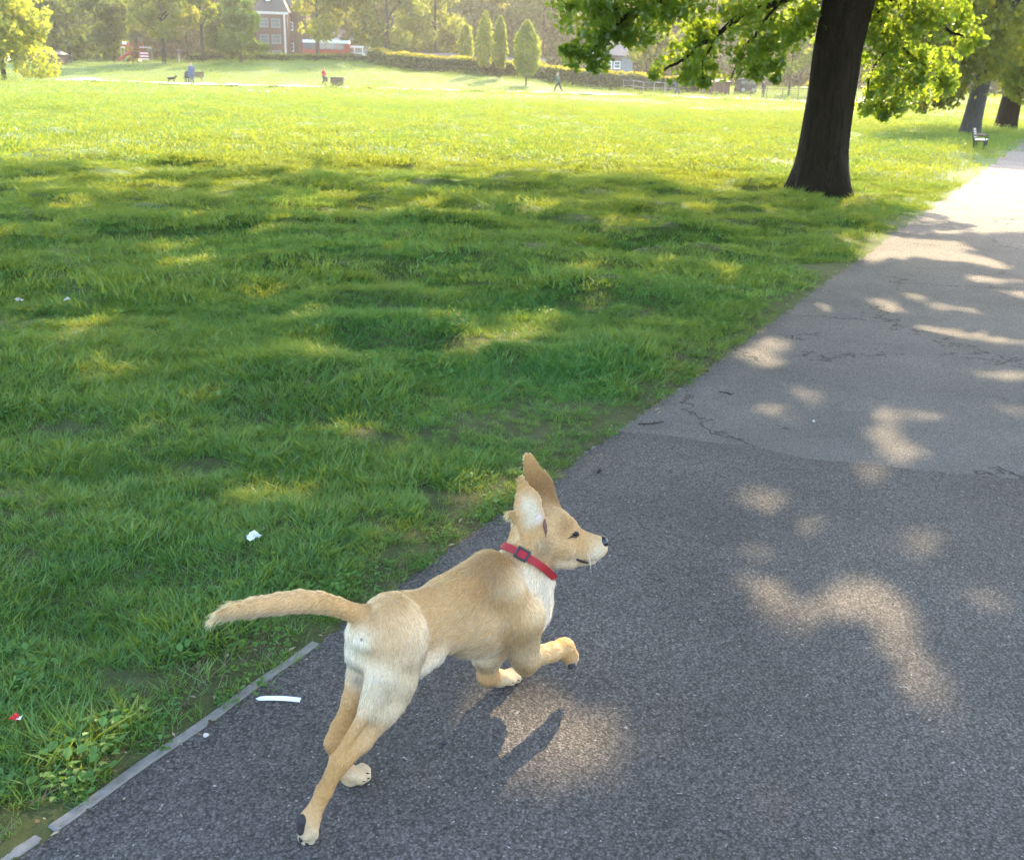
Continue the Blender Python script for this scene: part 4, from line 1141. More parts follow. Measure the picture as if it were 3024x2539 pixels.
# ================================================================== THE FAR SIDE OF THE FIELD
M_FAR = leafy('far_foliage', (0.070, 0.100, 0.018), (0.29, 0.315, 0.030), 0.02, 0.5, 'object', 0.6, 0.4)
def ell(n, rng):
    q = rng.normal(size=(n, 3)); return q / np.linalg.norm(q, axis=1)[:, None]
def crown_points(kind, r, z0, z1, n, rng):
    """leaf points of a crown of radius r from z0 to z1: lobes with gaps, not one ball"""
    H = z1 - z0
    if kind == 'column':
        z = rng.random(n); w = np.sin(np.pi * np.clip(z * 0.9 + 0.1, 0, 1)) ** 0.55 * (1 - 0.25 * z)
        a = rng.random(n) * 6.283; q = np.sqrt(rng.random(n)) * 0.3 + 0.72 * rng.random(n) ** 0.3
        k = 1 + 0.38 * fbm(np.cos(a) * 1.6, np.sin(a) * 1.6, z * 6, int(rng.integers(999)), 2)
        rr_ = r * w * q * k
        return np.stack([rr_ * np.cos(a), rr_ * np.sin(a), z0 + H * z], -1)
    nl = 26
    L = []
    for i in range(nl):
        zz = rng.random(); a = rng.random() * 6.283
        env = {'round': math.sqrt(max(0.05, 1 - (2 * zz - 0.85) ** 2)), 'cone': (1 - zz) ** 0.7 + 0.12, 'bush': math.sqrt(max(0.03, 1 - zz ** 2))}[kind]
        d = r * env * (0.35 + 0.55 * rng.random())
        s = r * (0.26 + 0.20 * rng.random()) * (0.6 if kind == 'cone' and zz > .6 else 1)
        L.append((d * math.cos(a), d * math.sin(a), z0 + H * (0.08 + 0.86 * zz), s))
    L = np.array(L)
    w = L[:, 3] ** 2; i = rng.choice(nl, n, p=w / w.sum())
    u = ell(n, rng) * (rng.random(n) ** 0.28)[:, None] * np.array([1, 1, 0.75])
    P = L[i, :3] + u * L[i, 3][:, None]
    P[:, 2] = np.maximum(P[:, 2], z0 * 0.85)
    f = 1.6 / max(r * 0.3, .3)
    keep = fbm(P[:, 0] * f, P[:, 1] * f, P[:, 2] * f, int(rng.integers(999)), 2) > -0.28
    return P[keep]
def far_tree(name, px, Y, wpx, ztop, z0, kind, n, leaf, col, label, cat='tree', group=None, tr=0.22, seed=0, bark_m=None, base=None, lean=0.0, nl=4, skirt=()):
    rng = np.random.default_rng(seed + abs(int(px)) * 3 + int(Y))
    p = at_y(px, 250, Y) if base is None else base
    g = float(gz(p[0], p[1]))
    root = empty(name, (p[0], p[1], g), label, cat, group)
    r = wpx / FPX * Y
    P = crown_points(kind, r, z0, ztop, int(n * 1.7), rng) + np.array([p[0] + lean * (z0 + ztop) / 2, p[1], g])
    for (a, b, r_) in skirt:
        c0 = at_y(a, b, p[1] - 1.2); R_ = r_ / FPX * p[1]
        m_ = int(130 + 900 * (R_ / 1.0) ** 2)
        Q = c0 + ell(m_, rng) * (rng.random(m_) ** .4)[:, None] * R_ * np.array([1.1, 1.6, .9])
        P = np.concatenate([P, Q[fbm(Q[:, 0] * 2, Q[:, 1] * 2, Q[:, 2] * 2, 55, 2) > -.1]])
    hz = np.clip((P[:, 2] - g - z0) / (ztop - z0), 0, 1)
    tint = np.clip(0.5 + 0.28 * fbm(P[:, 0] * .9, P[:, 1] * .9, P[:, 2] * .9, seed, 2) + 0.16 * rng.normal(size=len(P)), 0, 1)
    c = leaf_mesh('crown', P, leaf, M_FAR, root, tint, 0.2, False, rng)
    c.color = (*col, 1)
    bm_ = bark_m or M_BARK2
    zt = z0 + (ztop - z0) * 0.55
    q = np.array([[p[0], p[1], g - 0.2], [p[0] + lean * .5, p[1], g + .4], [p[0] + lean * z0, p[1], g + max(z0, 1)], [p[0] + lean * zt, p[1], g + zt]])
    if tr > 0.2 and Y < 60:
        V, F = trunk_mesh(q, [tr * 1.05, tr, tr * .9, tr * .45], 0.45, 18, 0.05, seed); mesh_obj('trunk', V, F, bm_, root, smooth=True)
    else:
        MB().tube(q, [tr * 1.35, tr, tr * .85, tr * .35], 8).build('trunk', bm_, root, True)
    for k in range(nl):
        a = rng.random() * 6.283; s = q[2] + (q[3] - q[2]) * (0.1 + 0.6 * rng.random())
        e = s + [r * .7 * math.cos(a), r * .7 * math.sin(a), (ztop - z0) * (.1 + .25 * rng.random())]
        MB().tube(limb_path(s, e, .2, 5, .06, rng), np.linspace(tr * .4, tr * .08, 5), 5).build('limb', bm_, root, True)
    return root
OL, YG, DG, BG, GG, PALE, ORG = (1.0, 1.0, 1.0), (1.35, 1.25, .9), (.55, .66, .62), (.85, 1.15, .75), (.75, .82, .9), (1.75, 1.65, 1.3), (1.22, 1.16, .9)
# ---- individual trees along the far edge
far_tree('field_tree', 15, 92, 150, 9.5, 0.5, 'bush', 6500, .36, PALE, 'pale green leafy tree at the left end of the field, branches down to the grass', seed=1)
far_tree('dark_tree', 215, 150, 120, 15, 0.8, 'round', 6500, .5, DG, 'dark green tree behind the pale tree at the left end', seed=2)
far_tree('dark_tree', 95, 158, 100, 17, 1.0, 'round', 5500, .5, (.5, .62, .5), 'tall dark tree rising behind the pale tree and the brown hut', seed=22)
far_tree('grey_green_tree', 345, 143, 82, 13, 0.9, 'round', 6500, .42, GG, 'dull grey-green willow-like tree behind the red climbing frame', seed=3, tr=.2)
far_tree('olive_tree', 490, 136, 92, 14, 2.6, 'round', 6000, .42, YG, 'yellowish olive tree with a bare dark trunk right of the climbing frame', seed=4, tr=.26)
far_tree('olive_tree', 605, 141, 62, 14, 2.3, 'round', 5000, .42, (1.15, 1.2, .8), 'slim yellow-green tree with dark trunk beside the dense bright tree', seed=5, tr=.2)
far_tree('dense_tree', 715, 138, 78, 9.2, 0.2, 'cone', 7500, .36, BG, 'dense bright green tree with foliage to the ground left of the brick house', seed=6, tr=.25)
far_tree('dense_tree', 660, 146, 60, 11, 0.3, 'cone', 4500, .4, (.7, 1.0, .6), 'dense green tree half hidden behind the bright tree left of the brick house', seed=7)
far_tree('plane_tree', 942, 148, 100, 16, 2.4, 'round', 6500, .42, YG, 'yellow-green tree with a pale trunk in front of the red bus', seed=8, tr=.3, bark_m=M_BARKG)
far_tree('plane_tree', 1145, 150, 120, 17, 2.2, 'round', 7500, .45, OL, 'broad olive tree with thick pale trunk at the upper end of the hedge', seed=9, tr=.42, bark_m=M_BARKG)
far_tree('plane_tree', 1285, 165, 105, 17, 1.8, 'round', 6500, .48, (1.1, 1.08, .8), 'olive tree behind the grey yard wall, left of the column trees', seed=10, tr=.3)
far_tree('sapling_tree', 1374, 146, 24, 5.6, 1.0, 'column', 1500, .28, (1.5, 1.45, .85), 'slim yellowish column tree behind the hedge, shortest of four', 'tree', 'young column-shaped trees', .06, 11, nl=0)
far_tree('sapling_tree', 1430, 128, 27, 7.0, 0.9, 'column', 2200, .26, PALE, 'pale pointed column tree, left one of the close pair by the hedge', 'tree', 'young column-shaped trees', .07, 12, nl=0)
far_tree('sapling_tree', 1475, 124, 25, 6.6, 1.2, 'column', 2000, .26, (1.4, 1.4, 1.1), 'pale pointed column tree, right one of the close pair by the hedge', 'tree', 'young column-shaped trees', .07, 13, nl=0)
far_tree('sapling_tree', 1553, 117, 42, 6.6, 1.2, 'column', 3400, .26, (1.45, 1.5, 1.1), 'widest and roundest of the young column trees, in front of the hedge', 'tree', 'young column-shaped trees', .09, 14, nl=0)
far_tree('feathery_tree', 1905, 132, 72, 8.2, 1.9, 'round', 5000, .30, (1.35, 1.3, .75), 'feathery yellow-green tree right of the dark-roofed pavilion', seed=15, tr=.14)
far_tree('feathery_tree', 2332, 118, 70, 9.5, 2.0, 'round', 4500, .32, (.95, 1.1, .8), 'loose green tree with thin dark trunk inside the railings', seed=16, tr=.13)
far_tree('feathery_tree', 2045, 138, 60, 9.0, 1.6, 'round', 4000, .34, (.9, 1.05, .7), 'green tree with thin trunk behind the brick shelter', seed=17, tr=.13)
far_tree('grey_trunk_tree', 2860, 37.5, 250, 11, 1.9, 'bush', 15000, .17, ORG, 'leaning tree with a thick pale grey trunk behind the bench with the sunlit seat', seed=18, tr=.30, skirt=[(2700, 150, 80), (2780, 60, 90), (2680, 60, 70), (2860, 120, 90), (2760, 220, 75), (2700, 255, 55), (2830, 225, 60), (2900, 190, 60), (2940, 90, 90), (2860, 20, 90), (2800, 285, 38), (2730, 300, 36), (2890, 255, 36), (2660, 200, 50)], bark_m=M_BARKG, base=hit(2860, 398), lean=.10, nl=6)
far_tree('dark_trunk_tree', 2965, 43, 260, 12, 2.0, 'bush', 15000, .19, (1.2, 1.2, .8), 'tree with a dark flared trunk right of the grey-trunked one', seed=19, tr=.38, skirt=[(3000, 180, 80), (2980, 240, 55), (3010, 60, 80), (2950, 20, 80), (3060, 120, 90), (3080, 230, 70), (3030, 270, 40)], bark_m=M_BARK, base=hit(2968, 383), lean=.05, nl=6)
# ---- taller trees behind, filling the top of the view
back = [(-120, 190, 150), (60, 205, 150), (230, 200, 140), (400, 195, 150), (560, 200, 140), (690, 215, 120), (1010, 215, 130), (1110, 205, 130), (1240, 205, 140), (1370, 200, 140), (1480, 205, 140), (1600, 195, 150), (1720, 205, 140), (1840, 195, 140),
        (1960, 205, 150), (2090, 200, 150), (2230, 190, 150), (2360, 185, 150), (2500, 180, 160), (2650, 175, 160), (2800, 170, 170), (2960, 165, 170), (3120, 170, 170)]
tone = [((.95, 1.0, .8), 'olive'), ((1.2, 1.15, .85), 'yellow-green'), ((.7, .85, .7), 'dark green'), ((1.3, 1.1, .8), 'golden green')]
WHERE = ['at the left edge of the view', 'behind the pale leafy field tree', 'above the brown hut', 'above the olive tree with bare trunk', 'above the slim yellow-green tree', 'left of the brick house', 'right of the brick house wing', 'above the white van', 'behind the broad olive tree', 'behind the shortest column tree',
         'behind the close pair of column trees', 'behind the widest column tree', 'left of the pavilion roof', 'right of the pavilion roof', 'behind the feathery tree', 'behind the brick shelter', 'above the small dark car', 'above the railings', 'seen just right of the big dark trunk', 'behind the hanging leaves right of the trunk', 'left of the grey trunk',
         'between the grey and the dark trunk', 'at the right edge of the view']
for i, (px, Y, w) in enumerate(back):
    c, cn = tone[(i * 7 + i // 3) % 4]
    lab = f'tall {cn} tree in the far row, {WHERE[i]}'
    far_tree('tall_tree', px, Y, w, 19 + (i * 5 % 7), 0.4, 'bush', 5600, .95, c, lab, 'tree', 'tall trees closing the far side of the park', .3, 40 + i, nl=2)

# ---- scrub and woodland filling in behind the rows, one unbroken mass
rng = np.random.default_rng(77); n = 52000
a_ = np.radians(rng.uniform(-36, 40, n)); r_ = rng.uniform(222, 250, n)
X, Y_ = r_ * np.sin(a_), r_ * np.cos(a_)
hh = 14 + 5 * fbm(a_ * 22, a_ * 0, 0, 301, 3)
C = np.stack([X, Y_, gz(X, Y_) + hh * rng.random(n) ** .8], -1)
o = leaf_mesh('far_woodland', C, 1.7, M_FAR, None, np.clip(.4 + .25 * fbm(C[:, 0] * .2, C[:, 1] * .2, C[:, 2] * .2, 9, 2) + .12 * rng.normal(size=n), 0, 1), .2, False, rng)
o.color = (.7, .8, .65, 1)
tag(o, 'unbroken green woodland closing the view beyond the park', 'woodland', kind='stuff')
# ---- hedges: clipped leafy walls along a line
def hedge(name, line, h, w, col, label, n, leaf=.16, top=None):
    P = np.array([hit(a, b) if Y is None else np.array([*at_y(a, b, Y)[:2], 0]) for a, b, Y in line])
    pts, hs = [], []
    L = np.r_[0, np.cumsum(np.linalg.norm(np.diff(P[:, :2], axis=0), axis=1))]
    rng = np.random.default_rng(int(L[-1] * 10))
    s = rng.random(n) * L[-1]
    x, y = np.interp(s, L, P[:, 0]), np.interp(s, L, P[:, 1])
    j = np.clip(np.searchsorted(L, s) - 1, 0, len(P) - 2)
    d = P[j + 1, :2] - P[j, :2]; d /= np.linalg.norm(d, axis=1)[:, None]
    H = h * (1 + 0.10 * vnoise(s * 0.5, s * 0) + 0.06 * vnoise(s * 2, s * 0))
    face = rng.random(n)
    off = np.where(face < .6, np.where(rng.random(n) < .5, -1, 1) * (w / 2 + .08 * rng.normal(size=n)), (rng.random(n) - .5) * w)
    zz = np.where(face < .6, rng.random(n) * H, H + .06 * rng.normal(size=n))
    X, Y_ = x - d[:, 1] * off, y + d[:, 0] * off
    C = np.stack([X, Y_, gz(X, Y_) + zz], -1)
    root = empty(name, (P[0, 0], P[0, 1], float(gz(P[0, 0], P[0, 1]))), label, 'hedge')
    tint = np.clip(0.42 + .2 * rng.normal(size=n) + 0.2 * (zz > H * .93), 0, 1)
    lo_ = zz < H * .9
    o = leaf_mesh('foliage', C[lo_], leaf, M_FAR, root, tint[lo_], .2, False, rng); o.color = (*col, 1)
    o = leaf_mesh('new_growth', C[~lo_], leaf, M_FAR, root, tint[~lo_], .2, False, rng); o.color = (*(top or col), 1)
    m = MB()
    for a, b in zip(P[:-1], P[1:]):
        k = max(2, int(np.linalg.norm(b[:2] - a[:2]) / 2))
        for q in range(k):
            c0 = a + (b - a) * q / k; c1 = a + (b - a) * (q + 1) / k; mid = (c0 + c1) / 2
            m.box((mid[0], mid[1], float(gz(mid[0], mid[1])) + h * .44), (np.linalg.norm((c1 - c0)[:2]) * .99, w * .8, h * .9), math.atan2(c1[1] - c0[1], c1[0] - c0[0]))
    m.build('branches', M_HEDGE, root)
    return root
M_HEDGE = plain('hedge_inside', (.018, .026, .014), .9)
hedge('hedge', [(1096, 190, 141), (1180, 205, 134), (1240, 214, 131), (1420, 214, 130), (1560, 216, 128), (1700, 236, 122), (1870, 255, 121), (1995, 262, 121), (2140, 262, 124)], 1.75, 1.3, (.55, .75, .72), 'long clipped hedge with orange new growth on top, running down to the pavilion', 17000, .2, (1.35, 1.14, .6))
hedge('low_hedge', [(560, 180, 146), (770, 182, 146), (900, 182, 148), (1092, 186, 146)], 1.0, 1.0, (.42, .6, .42), 'low dark hedge in front of the red bus and the brick house', 5000, .2)

# ---- buildings
def quad(V): return [tuple(v) for v in V]
M_BRICK = NT('red_brick')
t = M_BRICK
br = t.n('TexBrick'); br.inputs['Scale'].default_value = 4.5; br.inputs['Mortar Size'].default_value = .012
t.t.links.new(t.coord('Object'), br.inputs['Vector']); t.set(br.inputs['Color1'], (.070, .034, .026)); t.set(br.inputs['Color2'], (.10, .050, .036)); t.set(br.inputs['Mortar'], (.11, .09, .075))
M_BRICK = t.pbr(br.outputs[0], .9, None, .2)
M_SLATE = plain('roof_slate', (.055, .048, .045), .8, .25, 3)
M_WHITE = plain('white_paint', (.78, .77, .74), .6, .06, 3)
M_GLASS = plain('window_glass', (.10, .12, .14), .1, .2, 1, .8)
M_DARK = plain('dark_paint', (.028, .030, .034), .6, .2, 4)
M_REDP = plain('red_paint', (.30, .035, .025), .5, .12, 4)
M_WOOD = plain('brown_wood', (.085, .055, .038), .8, .25, 5)
M_STONE = plain('pale_render', (.50, .44, .40), .85, .12, 2)
M_METAL = plain('grey_metal', (.22, .22, .23), .5, .15, 4)
def building(name, px, Y, w, d, h, roof_h, wall, roofm, label, rz=0.0, ridge=.35, eave=.35, windows=(), cat='house', z_off=0.0):
    p = at_y(px, 250, Y); g = float(gz(p[0], p[1])) + z_off
    root = empty(name, (p[0], p[1], g), label, cat)
    c, s = math.cos(rz), math.sin(rz)
    def L(x, y, z): return (p[0] + c * x - s * y, p[1] + s * x + c * y, g + z)
    MB().box(L(0, 0, h / 2 - .3), (w, d, h + .6), rz).build('wall', wall, root)
    e = eave; a, b = w / 2 + e, d / 2 + e; k = w / 2 * ridge
    V = [L(-a, -b, h), L(a, -b, h), L(a, b, h), L(-a, b, h), L(-k, 0, h + roof_h), L(k, 0, h + roof_h), L(-a, -b, h - .12), L(a, -b, h - .12), L(a, b, h - .12), L(-a, b, h - .12)]
    F = [[0, 1, 5, 4], [1, 2, 5], [2, 3, 4, 5], [3, 0, 4], [0, 6, 7, 1], [1, 7, 8, 2], [2, 8, 9, 3], [3, 9, 6, 0], [9, 8, 7, 6]]
    mesh_obj('roof', V, F, roofm, root)
    for (x, z, ww, hh, fm) in windows:
        f = MB()
        t_ = .09
        for q in ((x - ww/2, z, t_, hh + t_), (x + ww/2, z, t_, hh + t_)): f.box(L(q[0], -d/2 - .04, q[1]), (q[2], .12, q[3]), rz)
        for q in ((x, z - hh/2, ww - t_ - .004, t_), (x, z + hh/2, ww - t_ - .004, t_), (x, z, ww - t_ - .004, t_ * .6)): f.box(L(q[0], -d/2 - .04, q[1]), (q[2], .118, q[3]), rz)
        fo = f.build('window', fm, root)
        MB().box(L(x, -d/2 - .012, z), (ww - t_, .02, hh - t_), rz).build('pane', M_GLASS, fo)
        MB().box(L(x, -d/2 - .10, z - hh/2 - .085), (ww + .2, .2, .07), rz).build('sill', fm, fo)
    return root, L
M_CREAM = plain('old_cream_paint', (.20, .185, .17), .7, .1, 3)
win = [(x, z, 1.4, 1.25, M_CREAM) for x in (-1.2, .75) for z in (1.5, 4.0, 6.5)]
bh, L = building('brick_house', 816, 186, 5.2, 6.0, 8.3, 5.2, M_BRICK, M_SLATE, 'tall brick house with slate roof and white cornice among the trees', 0.10, .12, .3, win)
MB().box(L(0, -3.12, 8.05), (5.7, .36, .42), .10).build('cornice', M_STONE, bh)
MB().tube([L(2.2, -3.16, 0), L(2.2, -3.16, 7.8)], .16, 8).build('downpipe', M_STONE, bh)
MB().box(L(-.4, -2.2, 10.2), (1.2, 1.3, 1.0), .10).build('dormer', M_SLATE, bh)
MB().box(L(-.4, -2.87, 10.2), (.75, .06, .6), .10).build('dormer_window', M_WHITE, bh)
building('side_house', 880, 192, 4.6, 6.0, 9.6, 3.4, M_BRICK, M_SLATE, 'dark brick wing standing just right of the tall brick house', 0.05, .3, .3, [(-.6, 3, 1.2, 1.2, M_WHITE), (-.6, 6.4, 1.2, 1.2, M_WHITE)])
building('white_house', 1048, 205, 6.5, 6.5, 5.2, 3.2, M_WHITE, plain('pink_tile', (.46, .30, .24), .85, .15, 3), 'white house with pinkish tiled roof behind the white van', -0.12, .4, .4, [(-1.6, 3.3, 1.2, 1.1, M_WHITE), (1.2, 3.3, 1.2, 1.1, M_WHITE)])
pv, L = building('pavilion', 1795, 150, 6.0, 5.2, 3.4, 2.1, plain('pavilion_wall', (.13, .11, .11), .85, .2, 2), plain('pavilion_roof', (.075, .072, .085), .8, .2, 2), 'low pavilion with a dark hipped roof and pale windows behind the hedge', 0.06, .3, .45, [(-1.9, 2.2, .9, .85, M_WHITE), (-.55, 2.2, 1.1, .85, M_WHITE), (.75, 2.2, .8, .85, M_WHITE)], 'pavilion')
MB().box(L(2.1, -2.64, 1.6), (1.5, .08, 3.0), .06).build('door', plain('door_grey', (.17, .18, .2), .6), pv)
building('hut', 158, 131, 3.4, 2.2, 1.15, .35, M_WOOD, M_DARK, 'low dark brown hut under the trees at the left', 0.0, .8, .15, [], 'hut')
building('brick_shelter', 2110, 121, 3.0, 2.2, 1.35, .25, M_BRICK, M_WOOD, 'low brick shelter behind the far path, left of the railings', 0.05, .8, .1, [], 'shelter')
o = MB()
for a, b in (((1200, 172), (1400, 178)), ((1400, 178), (1610, 196))):
    A, Bq = at_y(a[0], 250, 158), at_y(b[0], 250, 158)
    mid = (A + Bq) / 2
    o.box((mid[0], mid[1], float(gz(mid[0], mid[1])) + .95), (np.linalg.norm(A - Bq) * .995, .35, 2.2), math.atan2(Bq[1] - A[1], Bq[0] - A[0]))
tag(o.build('yard_wall', plain('wall_grey', (.24, .20, .20), .9, .15, 1)), 'grey yard wall behind the hedge and the column trees', 'wall')
# ---- vehicles
def vehicle(name, px, Y, Lg, W_, Hh, low, topm, glass, label, cat, rz=0.0, lift=.0, cab=.0):
    p = at_y(px, 250, Y); g = float(gz(p[0], p[1])) + lift
    root = empty(name, (p[0], p[1], g), label, cat)
    c, s = math.cos(rz), math.sin(rz)
    def K(x, y, z): return (p[0] + c * x - s * y, p[1] + s * x + c * y, g + z)
    MB().box(K(0, 0, .35 + Hh * .24), (Lg, W_, Hh * .48), rz, 0, .08).build('body', low, root)
    MB().box(K(0, 0, .35 + Hh * .64), (Lg * (.985 - cab), W_ * .96, Hh * .30), rz, 0, .04).build('window_band', glass, root)
    MB().box(K(-Lg * cab * .3, 0, .35 + Hh * .86), (Lg * (.99 - cab), W_ * .99, Hh * .15), rz, 0, .06).build('roof', topm, root)
    n = max(3, int(Lg / 1.6))
    for k in range(n + 1):
        MB().box(K(-Lg / 2 * (.97 - cab) + Lg * (.97 - cab) * k / n, 0, .35 + Hh * .64), (.12, W_ * .985, Hh * .302), rz).build('pillar', low, root)
    for x in (-.32, .32):
        for y in (-1, 1):
            w_ = MB().tube([K(Lg * x, y * (W_ / 2 - .22), .42), K(Lg * x, y * (W_ / 2 + .02), .42)], .42, 14).build('wheel', M_DARK, root)
            MB().tube([K(Lg * x, y * (W_ / 2 + .01), .42), K(Lg * x, y * (W_ / 2 + .045), .42)], .22, 10).build('hub', M_METAL, w_)
    MB().box(K(Lg / 2 - .04, 0, .35 + Hh * .40), (.14, W_ * .9, .16), rz).build('bumper', M_DARK, root)
    return root, K
bus, K = vehicle('bus', 968, 166, 7.0, 2.4, 2.9, M_REDP, M_WHITE, M_GLASS, 'red bus with a white roof parked behind the yellow-green tree', 'bus', 0.05, .35)
MB().box(K(3.2, -1.22, 1.5), (.9, .06, 2.0), .05).build('rear_panel', M_REDP, bus)
vehicle('van', 1062, 168, 4.2, 1.9, 2.1, M_WHITE, M_WHITE, M_GLASS, 'white van parked right of the red bus', 'van', 0.08, .4, .10)
vehicle('parked_car', 2202, 124, 1.9, 1.7, 1.35, M_DARK, M_DARK, M_GLASS, 'small dark car seen end-on left of the railings', 'car', 0.2, 0.0)
# ---- red climbing frame
p = hit(405, 183); root = empty('climbing_frame', p, 'red climbing frame with a white-topped slide under the grey-green tree', 'climbing frame')
for x in (-1.7, -.6, .6, 1.7):
    for y in (-.6, .6): MB().tube([p + [x, y, 0], p + [x, y, 2.3 if abs(x) < 1 else 1.7]], .05, 6).build('post', M_REDP if abs(x) < 1 else M_METAL, root)
MB().box(p + [0, 0, 1.1], (1.25, 1.25, .08)).build('platform', M_WOOD, root)
sl_ = MB(); sl_.tube([p + [-.6, -.1, 1.2], p + [-1.2, -.3, .85], p + [-1.9, -.5, .3], p + [-2.2, -.6, .25]], [.24] * 4, 6); sl_.build('slide', M_REDP, root)
MB().box(p + [-.9, -.68, 2.0], (.9, .06, .45), 0).build('panel', M_REDP, root); MB().box(p + [-1.15, -.74, 2.2], (.5, .05, .3), 0).build('panel', M_WHITE, root)
MB().box(p + [1.25, -.66, .75], (1.1, .06, 1.0)).build('panel', M_REDP, root)
for z in (.35, .7, 1.05): MB().box(p + [1.25, -.72, z], (1.0, .05, .1)).build('rail', M_WHITE, root)
for x in (-1.7, 1.7): MB().tube([p + [x, -.6, 1.7], p + [x, .6, 1.7]], .045, 6).build('rail', M_METAL, root)
MB().tube([p + [.6, -.6, 1.75], p + [1.7, -.6, 1.75]], .045, 6).build('rail', M_WHITE, root)
# ---- round-topped picnic shelter
p = hit(530, 184); root = empty('picnic_shelter', p, 'small dark shelter with flat roof on a single post right of the olive trunk', 'shelter')
MB().tube([p, p + [0, 0, 1.2]], .10, 8).build('post', M_STONE, root)
MB().tube([p + [0, 0, 1.15], p + [0, 0, 1.28], p + [0, 0, 1.42]], [.75, .8, .15], 14).build('roof', M_WOOD, root)
# ---- benches
def bench(px, py, rz, label, length=1.7, mat=M_WOOD, iron=M_DARK, seatm=None, k_=1.0):
    p = hit(px, py); root = empty('park_bench', p, label, 'bench', 'park benches')
    c, s = math.cos(rz), math.sin(rz)
    def K(x, y, z): return np.array([p[0] + k_ * (c * x - s * y), p[1] + k_ * (s * x + c * y), p[2] + k_ * z])
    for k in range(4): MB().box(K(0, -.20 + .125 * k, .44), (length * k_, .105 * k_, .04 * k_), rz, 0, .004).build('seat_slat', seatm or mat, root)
    for k in range(4): MB().box(K(0, .28 + .035 * k, .56 + .115 * k), (length * k_, .035 * k_, .095 * k_), rz, -.25, .004).build('back_slat', mat, root)
    for x in (-.42, .42):
        f = MB()
        f.tube([K(x * length, -.22, 0), K(x * length, -.22, .41)], .025, 6); f.tube([K(x * length, .20, 0), K(x * length, .28, .44), K(x * length, .42, .98)], .025, 6)
        f.tube([K(x * length, -.24, .41), K(x * length, .26, .41)], .022, 6); f.build('frame', iron, root)
        f = MB(); f.tube([K(x * length, -.22, .41), K(x * length, -.25, .64), K(x * length, .30, .66)], .02, 6); f.build('armrest', iron, root)
    return root, K
pa = math.atan2(ED[1], ED[0])
b1_, _ = bench(2893, 440, pa, 'bench seen from its end by the path, sunlit seat and dark back', 1.5, plain('bench_grey', (.10, .10, .10), .6), M_DARK, plain('bench_sunlit', (.62, .60, .56), .5), .5)  # sunlight on the seat is put into its pale slat colour
b2_, KB = bench(572, 246, 0.04, 'dark bench on the far path where two people have stopped', 1.8)
# ---- wooden box / planter
p = hit(997, 258); root = empty('planter_box', p, 'brown boxy wooden planter beside the far path', 'planter')
for k in range(4):
    for y in (-.34, .34): MB().box(p + [0, y, .14 + .215 * k], (1.28, .06, .20), 0, 0, .008).build('plank', M_WOOD, root)
    for x in (-.61, .61): MB().box(p + [x, 0, .14 + .215 * k], (.06, .61, .20), 0, 0, .008).build('plank', M_WOOD, root)
MB().box(p + [0, 0, .905], (1.36, .80, .05), 0, 0, .01).build('lid', plain('pale_lid', (.24, .18, .14), .8), root)
